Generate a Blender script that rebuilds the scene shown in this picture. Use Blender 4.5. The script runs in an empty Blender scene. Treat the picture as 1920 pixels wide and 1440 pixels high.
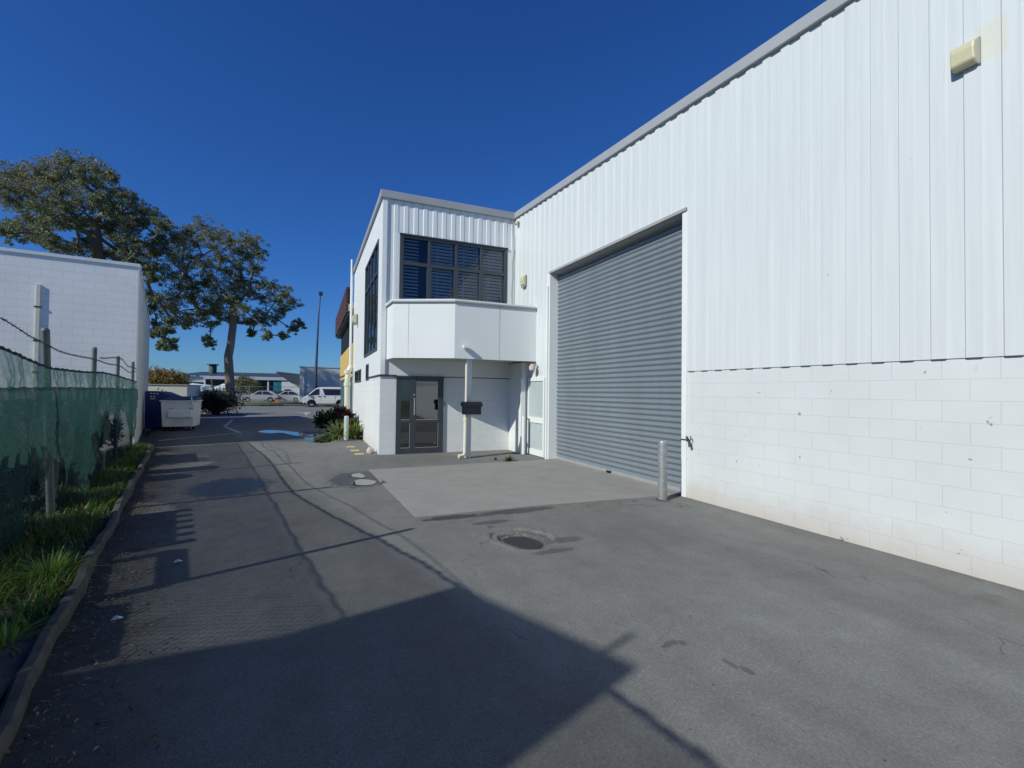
import bpy, math, random
import numpy as np
from mathutils import Matrix, Vector
random.seed(7); rng = np.random.default_rng(7)
R_ = math.radians; PI = math.pi
scene = bpy.context.scene

# ---------------------------------------------------------------- camera
F_PX, CAM_H = 851.0, 1.6
def _n(v): return v / np.linalg.norm(v)
_Y = _n(np.array([605-960., -12., -F_PX]))
_X = np.array([3000-960., -40., -F_PX]); _X = _n(_X - _X.dot(_Y)*_Y)
_Z = np.cross(_X, _Y)
RM = np.array([_X, _Y, _Z]); CAM = np.array([0., 0., CAM_H])
def ray(x, y): return RM @ _n(np.array([x-960., -(y-720.), -F_PX]))
def at(x, y, Y): d = ray(x, y); return CAM + d*(Y/d[1])          # survey helper: photo direction -> point at depth Y
def gnd(x, y, z=0.): d = ray(x, y); return CAM + d*((z-CAM_H)/d[2])
cam_d = bpy.data.cameras.new("camera"); cam = bpy.data.objects.new("camera", cam_d)
scene.collection.objects.link(cam); scene.camera = cam
cam_d.sensor_width = 36.0; cam_d.lens = F_PX/1920*36; cam_d.clip_start = 0.05; cam_d.clip_end = 2000
m = Matrix([list(RM[i]) for i in range(3)]).to_4x4(); m.translation = Vector(CAM); cam.matrix_world = m

# ---------------------------------------------------------------- light
AZ, EL = 69.0, 34.0                                   # direction the sunlight travels (from +Y towards +X), elevation
world = bpy.data.worlds.new("World"); scene.world = world; world.use_nodes = True
wn = world.node_tree; bg = wn.nodes["Background"]
sky = wn.nodes.new("ShaderNodeTexSky"); sky.sky_type = 'NISHITA'; sky.sun_disc = False
sky.sun_elevation = R_(EL); sky.sun_rotation = R_(AZ+180); sky.altitude = 0
sky.air_density = 1.15; sky.dust_density = 0.0; sky.ozone_density = 6.0
hsv = wn.nodes.new("ShaderNodeHueSaturation"); hsv.inputs['Saturation'].default_value = 1.1
wn.links.new(sky.outputs[0], hsv.inputs['Color']); tint = wn.nodes.new("ShaderNodeMix"); tint.data_type = 'RGBA'; tint.blend_type = 'MULTIPLY'; tint.inputs[0].default_value = 1
tint.inputs[7].default_value = (.46, .82, 1.38, 1); wn.links.new(hsv.outputs[0], tint.inputs[6]); wn.links.new(tint.outputs[2], bg.inputs[0])
bg.inputs[1].default_value = 0.068
sun_d = bpy.data.lights.new("sun", 'SUN'); sun_d.energy = 3.95; sun_d.angle = R_(0.5); sun_d.color = (1.0, 0.995, 0.89)
sun = bpy.data.objects.new("sun", sun_d); scene.collection.objects.link(sun)
sun.rotation_euler = Vector((math.sin(R_(AZ))*math.cos(R_(EL)), math.cos(R_(AZ))*math.cos(R_(EL)), -math.sin(R_(EL)))).to_track_quat('-Z', 'Y').to_euler()
scene.view_settings.view_transform = 'Standard'; scene.view_settings.look = 'None'
scene.view_settings.exposure = 0.05; scene.view_settings.gamma = 1.0
scene.cycles.transparent_max_bounces = 24; scene.cycles.max_bounces = 8

# ---------------------------------------------------------------- materials
def newmat(name):
    mt = bpy.data.materials.new(name); mt.use_nodes = True
    nt = mt.node_tree; return mt, nt, nt.nodes, nt.links, nt.nodes["Principled BSDF"]
def nd(nt, kind, **kw):
    n = nt.nodes.new(kind)
    for k, v in kw.items():
        if k.startswith('i_'): n.inputs[int(k[2:]) if k[2:].isdigit() else k[2:]].default_value = v
        else: setattr(n, k, v)
    return n
def noise(nt, scale, detail=4, rough=.55, vec=None):
    n = nd(nt, "ShaderNodeTexNoise"); n.inputs['Scale'].default_value = scale
    n.inputs['Detail'].default_value = detail; n.inputs['Roughness'].default_value = rough
    if vec is not None: nt.links.new(vec, n.inputs['Vector'])
    return n.outputs['Fac']
def pos(nt): return nd(nt, "ShaderNodeNewGeometry").outputs['Position']
def ramp(nt, fac, stops):
    r = nd(nt, "ShaderNodeValToRGB"); e = r.color_ramp.elements
    while len(e) < len(stops): e.new(0.5)
    for el, (p, c) in zip(e, stops):
        el.position = p; el.color = (c, c, c, 1) if isinstance(c, (int, float)) else (*c, 1)
    nt.links.new(fac, r.inputs[0]); return r.outputs[0]
def mix(nt, fac, a, b, mode='MIX'):
    x = nd(nt, "ShaderNodeMix", data_type='RGBA', blend_type=mode)
    for sock, val in ((x.inputs[0], fac), (x.inputs[6], a), (x.inputs[7], b)):
        if isinstance(val, (int, float)): sock.default_value = val
        elif isinstance(val, tuple): sock.default_value = (*val, 1)
        else: nt.links.new(val, sock)
    return x.outputs[2]
def math_(nt, op, a, b=None):
    x = nd(nt, "ShaderNodeMath", operation=op)
    for i, val in enumerate((a, b)):
        if val is None: continue
        if isinstance(val, (int, float)): x.inputs[i].default_value = val
        else: nt.links.new(val, x.inputs[i])
    return x.outputs[0]
def bump(nt, bs, h, strength, dist=.01, prev=None):
    b = nd(nt, "ShaderNodeBump"); b.inputs['Strength'].default_value = strength; b.inputs['Distance'].default_value = dist
    nt.links.new(h, b.inputs['Height'])
    if prev is not None: nt.links.new(prev, b.inputs['Normal'])
    nt.links.new(b.outputs[0], bs.inputs['Normal']); return b.outputs[0]
def pm(name, col, rough=.6, var=.12, scale=3., bmp=.15, bscale=60., metal=0., spec=.5, streak=False):
    mt, nt, N, L, bs = newmat(name); p = pos(nt)
    if streak:
        mp = nd(nt, "ShaderNodeMapping"); mp.inputs['Scale'].default_value = (1, 1, .12); L.new(p, mp.inputs[0]); sv = mp.outputs[0]
    else: sv = p
    f = noise(nt, scale, 5, .6, sv)
    c = ramp(nt, f, [(.25, tuple(v*(1-var) for v in col)), (.75, tuple(min(1, v*(1+var)) for v in col))])
    L.new(c, bs.inputs['Base Color'])
    bs.inputs['Roughness'].default_value = rough; bs.inputs['Metallic'].default_value = metal
    bs.inputs['Specular IOR Level'].default_value = spec
    if bmp: bump(nt, bs, noise(nt, bscale, 3, .5, p), bmp, .004)
    return mt

DAMP = [(-1.38, 8.68, .62, .85, .85), (.62, 8.7, .5, .8, .8), (2.45, 5.66, .55, .12, .8), (1.55, 5.66, .4, .1, .9), (1.95, 5.60, .3, .05, .6), (1.95, 5.28, .25, .08, .6), (2.08, 4.56, .30, .32, .5), (2.48, 4.38, .2, .1, .5), (2.2, 4.1, .25, .06, .5),
        (-.8, 17.6, 1.5, 1.9, .7), (2.10, 2.33, .05, .03, .5), (2.17, 2.30, .03, .03, .5), (2.04, 2.31, .03, .02, .5), (2.27, 2.02, .02, .06, .5), (2.31, 1.93, .025, .05, .5), (4.2, 3.1, .7, .5, .12), (3.4, 4.2, .6, .45, .1)]
def asphalt_mat(name, base, drive=False):
    mt, nt, N, L, bs = newmat(name); p = pos(nt)
    big = ramp(nt, noise(nt, .35, 5, .6, p), [(.3, tuple(v*.86 for v in base)), (.7, tuple(v*1.1 for v in base))])
    mid = ramp(nt, noise(nt, 3.2, 8, .72, p), [(.25, .80), (.75, 1.12)])
    c = mix(nt, 1., big, mid, 'MULTIPLY')
    mp = nd(nt, "ShaderNodeMapping"); mp.inputs['Scale'].default_value = (1.6, .25, 1); mp.inputs['Rotation'].default_value = (0, 0, .25); L.new(p, mp.inputs[0])
    c = mix(nt, 1., c, ramp(nt, noise(nt, 1.3, 4, .6, mp.outputs[0]), [(.3, .9), (.7, 1.07)]), 'MULTIPLY')
    # aggregate: stones a few mm across
    vo = nd(nt, "ShaderNodeTexVoronoi"); vo.inputs['Scale'].default_value = 130; L.new(p, vo.inputs['Vector'])
    c = mix(nt, 1., c, ramp(nt, vo.outputs['Color'], [(.1, .86), (.55, 1.0), (.97, 1.2)]), 'MULTIPLY')
    c = mix(nt, 1., c, ramp(nt, noise(nt, 55, 5, .75, p), [(.3, .80), (.7, 1.2)]), 'MULTIPLY')
    # oil spots
    c = mix(nt, ramp(nt, noise(nt, 1.7, 3, .5, p), [(.67, 0.), (.76, .5)]), c, tuple(v*.5 for v in base))
    if drive:                                            # organic dirt along the left kerb, deepened to paint in the shade there
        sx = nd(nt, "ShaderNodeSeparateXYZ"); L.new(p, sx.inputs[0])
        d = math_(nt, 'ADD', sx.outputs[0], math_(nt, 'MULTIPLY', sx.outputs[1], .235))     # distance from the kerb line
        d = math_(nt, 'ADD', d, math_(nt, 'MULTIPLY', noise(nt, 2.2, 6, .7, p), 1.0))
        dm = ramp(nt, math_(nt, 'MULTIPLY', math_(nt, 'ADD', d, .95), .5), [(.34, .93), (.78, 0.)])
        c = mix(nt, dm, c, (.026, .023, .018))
        # older paving plus painted cloth shade, left of the hem's shadow line
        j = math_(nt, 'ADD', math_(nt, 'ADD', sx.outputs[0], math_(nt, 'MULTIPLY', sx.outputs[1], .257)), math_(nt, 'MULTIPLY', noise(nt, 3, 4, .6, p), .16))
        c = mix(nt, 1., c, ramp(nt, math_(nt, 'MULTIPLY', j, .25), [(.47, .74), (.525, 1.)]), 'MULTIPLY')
        # fine cracks
        wp = nd(nt, "ShaderNodeVectorMath", operation='ADD'); nn2 = nd(nt, "ShaderNodeTexNoise"); nn2.inputs['Scale'].default_value = 3; L.new(p, nn2.inputs['Vector'])
        sc = nd(nt, "ShaderNodeVectorMath", operation='SCALE'); sc.inputs['Scale'].default_value = .5; L.new(nn2.outputs['Color'], sc.inputs[0]); L.new(p, wp.inputs[0]); L.new(sc.outputs[0], wp.inputs[1])
        v2 = nd(nt, "ShaderNodeTexVoronoi", feature='DISTANCE_TO_EDGE'); v2.inputs['Scale'].default_value = .55; L.new(wp.outputs[0], v2.inputs['Vector'])
        ck = math_(nt, 'MULTIPLY', ramp(nt, v2.outputs['Distance'], [(0., .75), (.0045, 0.)]), ramp(nt, noise(nt, .8, 3, .5, p), [(.5, 0.), (.58, 1.)]))
        c = mix(nt, ck, c, (.03, .03, .028))
        # damp and stained places with ragged edges
        wet = None
        nz_ = math_(nt, 'MULTIPLY', math_(nt, 'SUBTRACT', noise(nt, 9, 7, .75, p), .5), 1.9)
        for cx, cy, rx, ry, st in DAMP:
            mp2 = nd(nt, "ShaderNodeMapping"); mp2.inputs['Location'].default_value = (-cx/rx, -cy/ry, 0); mp2.inputs['Scale'].default_value = (1/rx, 1/ry, 0); L.new(p, mp2.inputs[0])
            ln = nd(nt, "ShaderNodeVectorMath", operation='LENGTH'); L.new(mp2.outputs[0], ln.inputs[0])
            f_ = ramp(nt, math_(nt, 'MULTIPLY', math_(nt, 'ADD', ln.outputs['Value'], nz_), .5), [(.40, st), (.54, 0.)])
            wet = f_ if wet is None else math_(nt, 'MAXIMUM', wet, f_)
        c = mix(nt, wet, c, (.03, .032, .034))
    L.new(c, bs.inputs['Base Color'])
    bs.inputs['Roughness'].default_value = .82; bs.inputs['Specular IOR Level'].default_value = .35
    if drive: L.new(math_(nt, 'SUBTRACT', .85, math_(nt, 'MULTIPLY', wet, .5)), bs.inputs['Roughness'])
    b1 = bump(nt, bs, vo.outputs['Distance'], .3, .005)
    b2 = bump(nt, bs, noise(nt, 30, 4, .7, p), .3, .006, b1)
    bump(nt, bs, noise(nt, 1.5, 2, .5, p), .3, .03, b2)
    return mt

def block_mat(name, col, u, dirt=.0, zoff=0., joint=.72, headvar=True):
    """painted concrete blockwork, 400 x 200 courses; u = horizontal direction of the wall"""
    mt, nt, N, L, bs = newmat(name); p = pos(nt)
    dt = nd(nt, "ShaderNodeVectorMath", operation='DOT_PRODUCT'); L.new(p, dt.inputs[0]); dt.inputs[1].default_value = (*u, 0)
    sx = nd(nt, "ShaderNodeSeparateXYZ"); L.new(p, sx.inputs[0])
    cb = nd(nt, "ShaderNodeCombineXYZ"); L.new(dt.outputs['Value'], cb.inputs[0]); L.new(math_(nt, 'ADD', sx.outputs[2], zoff), cb.inputs[1])
    br = nd(nt, "ShaderNodeTexBrick"); L.new(cb.outputs[0], br.inputs['Vector'])
    br.inputs['Scale'].default_value = 1; br.inputs['Brick Width'].default_value = .4; br.inputs['Row Height'].default_value = .2
    br.inputs['Mortar Size'].default_value = .0035; br.inputs['Mortar Smooth'].default_value = .35
    br.inputs['Color1'].default_value = (*[v*.992 for v in col], 1); br.inputs['Color2'].default_value = (*[min(1, v*1.004) for v in col], 1)
    br.inputs['Mortar'].default_value = (*[v*joint for v in col], 1)
    c = mix(nt, 1., br.outputs['Color'], ramp(nt, noise(nt, 1.1, 5, .6, p), [(.3, .94), (.7, 1.03)]), 'MULTIPLY')
    if dirt:
        low = ramp(nt, math_(nt, 'ADD', sx.outputs[2], math_(nt, 'MULTIPLY', noise(nt, 5, 5, .7, p), .35)), [(.1, dirt), (.55, 0.)])
        c = mix(nt, low, c, (.47, .42, .37))
        sp = ramp(nt, noise(nt, 5.3, 6, .75, p), [(.655, 0.), (.70, .35)])
        c = mix(nt, sp, c, (.45, .45, .43))
        scf = ramp(nt, noise(nt, 9, 3, .6, p), [(.715, 0.), (.735, .8)]); c = mix(nt, scf, c, (.2, .2, .2))
    L.new(c, bs.inputs['Base Color']); bs.inputs['Roughness'].default_value = .6
    inv = math_(nt, 'SUBTRACT', 1., br.outputs['Fac'])
    b1 = bump(nt, bs, inv, .55, .003); bump(nt, bs, noise(nt, 70, 4, .6, p), .25, .004, b1)
    return mt

def clad_mat(name="white_cladding", g=1.):
    mt, nt, N, L, bs = newmat(name); p = pos(nt)
    mp = nd(nt, "ShaderNodeMapping"); mp.inputs['Scale'].default_value = (5, 5, .16); L.new(p, mp.inputs[0])
    c = ramp(nt, noise(nt, 2.5, 5, .65, mp.outputs[0]), [(.3, (.575*g, .605*g, .605*g)), (.7, (.645*g, .68*g, .68*g))])
    sx = nd(nt, "ShaderNodeSeparateXYZ"); L.new(p, sx.inputs[0])
    def band(v, a, b, s=60):
        m1 = nd(nt, "ShaderNodeMapRange"); L.new(v, m1.inputs[0]); m1.inputs[1].default_value = a-.5/s; m1.inputs[2].default_value = a+.5/s
        m2 = nd(nt, "ShaderNodeMapRange"); L.new(v, m2.inputs[0]); m2.inputs[1].default_value = b+.5/s; m2.inputs[2].default_value = b-.5/s
        return math_(nt, 'MULTIPLY', m1.outputs[0], m2.outputs[0])
    z = math_(nt, 'ADD', sx.outputs[2], math_(nt, 'MULTIPLY', noise(nt, 8, 2, .5, p), .02))
    k = math_(nt, 'MULTIPLY', band(sx.outputs[1], 1.93, 2.13), band(z, 4.62, 4.95))
    c = mix(nt, math_(nt, 'MULTIPLY', k, .55), c, (.64, .62, .49))      # ghost of older cream paint beside the lamp
    sp = ramp(nt, noise(nt, 14, 3, .6, p), [(.745, 0.), (.76, .7)]); c = mix(nt, sp, c, (.3, .3, .3))
    L.new(c, bs.inputs['Base Color']); bs.inputs['Roughness'].default_value = .42
    return mt

def glass_mat(name, tint=(.35, .4, .42), refl=.12, rough=.02):
    mt, nt, N, L, bs = newmat(name); N.remove(bs)
    tr = nd(nt, "ShaderNodeBsdfTransparent"); tr.inputs[0].default_value = (*tint, 1)
    gl = nd(nt, "ShaderNodeBsdfGlossy"); gl.inputs[0].default_value = (.95, .97, 1, 1); gl.inputs['Roughness'].default_value = rough
    fr = nd(nt, "ShaderNodeFresnel"); fr.inputs[0].default_value = 1.48
    ms = nd(nt, "ShaderNodeMixShader"); L.new(math_(nt, 'ADD', fr.outputs[0], refl), ms.inputs[0])
    L.new(tr.outputs[0], ms.inputs[1]); L.new(gl.outputs[0], ms.inputs[2]); L.new(ms.outputs[0], N["Material Output"].inputs[0])
    return mt

def cloth_mat(name, T, col):
    """woven shade cloth: open area T seen square-on, closing up at a grazing view, as a real weave does"""
    mt, nt, N, L, bs = newmat(name); N.remove(bs); p = pos(nt)
    g = nd(nt, "ShaderNodeNewGeometry")
    dt = nd(nt, "ShaderNodeVectorMath", operation='DOT_PRODUCT'); L.new(g.outputs['True Normal'], dt.inputs[0]); L.new(g.outputs['Incoming'], dt.inputs[1])
    cosv = math_(nt, 'MAXIMUM', math_(nt, 'ABSOLUTE', dt.outputs['Value']), .12)
    tv = math_(nt, 'ADD', math_(nt, 'MULTIPLY', noise(nt, 5, 4, .6, p), .16), T-.08)
    a = math_(nt, 'POWER', tv, math_(nt, 'DIVIDE', 1., cosv))
    mp = nd(nt, "ShaderNodeMapping"); mp.inputs['Scale'].default_value = (4, 4, 60); L.new(p, mp.inputs[0])
    c = mix(nt, 1., ramp(nt, noise(nt, 1.5, 5, .6, p), [(.3, tuple(v*.7 for v in col)), (.7, tuple(v*1.35 for v in col))]),
            ramp(nt, noise(nt, 2, 3, .6, mp.outputs[0]), [(.3, .65), (.7, 1.4)]), 'MULTIPLY')
    c = mix(nt, 1., c, ramp(nt, noise(nt, 38, 5, .8, p), [(.35, .75), (.62, 1.1), (.72, 2.2)]), 'MULTIPLY')
    df = nd(nt, "ShaderNodeBsdfDiffuse"); L.new(c, df.inputs[0]); tl = nd(nt, "ShaderNodeBsdfTranslucent"); L.new(c, tl.inputs[0])
    gl = nd(nt, "ShaderNodeBsdfGlossy"); gl.inputs['Roughness'].default_value = .35; gl.inputs[0].default_value = (.6, .75, .75, 1)
    m1 = nd(nt, "ShaderNodeMixShader"); m1.inputs[0].default_value = .5; L.new(df.outputs[0], m1.inputs[1]); L.new(tl.outputs[0], m1.inputs[2])
    m2 = nd(nt, "ShaderNodeMixShader"); m2.inputs[0].default_value = .05; L.new(m1.outputs[0], m2.inputs[1]); L.new(gl.outputs[0], m2.inputs[2])
    tr = nd(nt, "ShaderNodeBsdfTransparent")
    m3 = nd(nt, "ShaderNodeMixShader"); L.new(a, m3.inputs[0]); L.new(m2.outputs[0], m3.inputs[1]); L.new(tr.outputs[0], m3.inputs[2])
    L.new(m3.outputs[0], N["Material Output"].inputs[0]); return mt

def leaf_mat(name, rough=.5, trans=.25):
    mt, nt, N, L, bs = newmat(name)
    at_ = nd(nt, "ShaderNodeAttribute", attribute_name="tint"); L.new(at_.outputs['Color'], bs.inputs['Base Color'])
    bs.inputs['Roughness'].default_value = rough; bs.inputs['Specular IOR Level'].default_value = .4
    tl = nd(nt, "ShaderNodeBsdfTranslucent"); L.new(at_.outputs['Color'], tl.inputs[0])
    ms = nd(nt, "ShaderNodeMixShader"); ms.inputs[0].default_value = trans
    L.new(bs.outputs[0], ms.inputs[1]); L.new(tl.outputs[0], ms.inputs[2]); L.new(ms.outputs[0], N["Material Output"].inputs[0]); return mt

def water_mat(name, col=(.02, .022, .022), rough=.015):
    mt, nt, N, L, bs = newmat(name); p = pos(nt)
    bs.inputs['Base Color'].default_value = (*col, 1); bs.inputs['Roughness'].default_value = rough
    bs.inputs['Specular IOR Level'].default_value = .8; bs.inputs['IOR'].default_value = 1.45
    bump(nt, bs, noise(nt, 3, 2, .5, p), .02, .01); return mt

WHT = (.72, .745, .735)
M_ = dict(
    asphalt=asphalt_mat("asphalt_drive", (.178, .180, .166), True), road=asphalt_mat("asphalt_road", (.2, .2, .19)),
    concrete=pm("concrete_slab", (.265, .255, .23), .85, .12, 2.2, .5, 45),
    kerb=pm("kerb_concrete", (.075, .072, .06), .9, .5, 7, .6, 40),
    yard=pm("yard_soil", (.05, .055, .035), .95, .4, 2, .6, 20),
    lawn=pm("lawn", (.13, .16, .045), .95, .35, 1.2, .6, 30),
    field=pm("far_ground", (.12, .13, .08), .95, .3, .2, .2, 5),
    paint=pm("white_paint", WHT, .5, .04, 2, .05), paint2=pm("white_panel", (.73, .755, .745), .45, .03, 1.5, .04),
    road_paint=pm("road_paint", (.5, .5, .47), .7, .3, 8, .2), yellow_paint=pm("yellow_road_paint", (.6, .45, .16), .7, .25, 14, .2),
    blk_main=block_mat("painted_blocks", (.61, .64, .635), (0, 1), dirt=.85, zoff=.03, joint=.91),
    blk_office=block_mat("painted_blocks_office", (.72, .745, .735), (1, 0), zoff=.02, joint=.85),
    blk_office2=block_mat("painted_blocks_side", (.72, .745, .735), (0, 1), dirt=.4, zoff=.02, joint=.85),
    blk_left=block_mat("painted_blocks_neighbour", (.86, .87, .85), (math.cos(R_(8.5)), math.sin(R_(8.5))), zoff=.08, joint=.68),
    blk_left_shaded=block_mat("painted_blocks_neighbour_shaded", (.68, .69, .60), (-math.sin(R_(15)), math.cos(R_(15))), zoff=.08, joint=.85),  # shaded side wall: its warm bounced tone is put into the colour
    clad=clad_mat(), clad2=clad_mat("white_cladding_office", 1.17),  # office copy of the same cladding, lightened to make up for grazing light
    cap=pm("grey_capping", (.34, .355, .37), .45, .06, 2, .0), capdark=pm("soffit_grey", (.33, .33, .32), .7, .1, 2, .1),
    soffit=pm("soffit_beige", (.52, .50, .45), .7, .06, 2, .1),
    roller=pm("roller_steel", (.185, .22, .245), .38, .1, 2.2, .0, metal=.15, streak=True),
    rail=pm("aluminium", (.55, .56, .57), .4, .08, 8, .0, metal=.6),
    frame=pm("charcoal_frame", (.045, .055, .06), .4, .15, 6, .0), framelt=pm("grey_frame", (.05, .06, .066), .4, .1, 6, .0),
    glass=glass_mat("window_glass", (.8, .85, .9), .0), glass_door=glass_mat("door_glass", (.14, .18, .19), .12),
    glass_dark=glass_mat("dark_glass", (.04, .05, .07), .05),
    frost=pm("frosted_glass", (.42, .48, .49), .25, .08, 9, .3, 120),
    room=pm("room_dark", (.03, .035, .05), .9, .2, 2, 0.), blind=pm("blind_slat", (.62, .63, .58), .6, .08, 4, 0.),
    black=pm("black_metal", (.008, .01, .014), .3, .2, 8, .0), rubber=pm("rubber", (.015, .015, .016), .8, .2, 8, .1),
    galv=pm("galvanised_steel", (.30, .32, .32), .5, .3, 18, .1, metal=.45), post=pm("fence_post", (.12, .16, .145), .6, .2, 9, .2),
    wire=pm("rusty_wire", (.06, .06, .055), .6, .3, 20, .0, metal=.3),
    cream=pm("cream_plastic", (.55, .52, .34), .4, .08, 6, .05), creampipe=pm("cream_pipe", (.68, .66, .54), .45, .06, 4, .05),
    cloth=cloth_mat("shade_cloth", .52, (.026, .074, .068)), cloth_top=cloth_mat("shade_cloth_single", .74, (.045, .105, .095)),
    hem=pm("cloth_hem", (.02, .045, .05), .8, .3, 20, .3),
    yellow=pm("yellow_panel", (.66, .45, .10), .5, .06, 2, .05), brown=pm("brown_slats", (.085, .04, .038), .6, .2, 6, .1),
    tealframe=pm("teal_frame", (.12, .2, .22), .4, .1, 5, 0.),
    bark=pm("pale_bark", (.22, .18, .145), .85, .5, 1.6, .6, 9, streak=True), bark_d=pm("grey_bark", (.14, .115, .095), .9, .35, 2, .6, 9),
    leaf=leaf_mat("foliage", .55, .35), grassm=leaf_mat("grass_blades", .45, .35),
    binw=pm("bin_white", (.74, .76, .76), .45, .12, 3, .1), binlid=pm("bin_lid", (.03, .035, .06), .5, .2, 5, .1),
    blue=pm("blue_plastic", (.018, .03, .16), .4, .2, 3, .1), shed=pm("cream_wall", (.66, .66, .58), .6, .06, 2, .1),
    vanw=pm("van_paint", (.74, .73, .67), .25, .02, 1, 0.), silver=pm("silver_paint", (.45, .47, .49), .25, .04, 1, 0.), darkcar=pm("dark_car_paint", (.06, .07, .09), .25, .05, 1, 0.),
    lamp=pm("headlamp", (.8, .8, .8), .15, .03, 3, 0.), orange=pm("orange_paint", (.55, .22, .09), .6, .2, 4, .1),
    bgwall=block_mat("grey_blocks_far", (.60, .62, .58), (1, 0), joint=.9), bgroof=pm("far_roof", (.50, .52, .55), .5, .06, .5, 0.),
    bgdark=pm("far_dark_roof", (.04, .055, .085), .6, .15, 1, 0.), bgwhite=pm("far_white_wall", (.62, .68, .72), .6, .05, 1, 0.),
    bgshade=pm("far_recess", (.06, .07, .08), .8, .3, .8, 0.), tealsign=pm("teal_sign", (.02, .2, .24), .5, .2, 2, 0.),
    green=pm("dark_green_paint", (.015, .06, .045), .6, .2, 2, 0.), lampost=pm("lamp_post", (.035, .05, .09), .5, .2, 3, 0.),
    timber=pm("old_timber", (.16, .13, .10), .9, .3, 6, .4), drum=pm("dark_drum", (.03, .04, .05), .5, .3, 5, .1),
    litter=leaf_mat("dry_leaves", .8, .1), water=water_mat("puddle_water"), damp=pm("damp_asphalt", (.045, .048, .05), .3, .2, 20, .3, 80),
    pitw=pm("pit_bottom", (.022, .024, .026), .55, .2, 20, .2), pink=pm("pink_stone", (.5, .42, .38), .8, .2, 9, .4, 40),
    brick=pm("workshop_wall", (.40, .38, .35), .8, .1, 1, .1), cable=pm("cable_black", (.02, .02, .02), .6, .1, 5, 0.),
)

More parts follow.
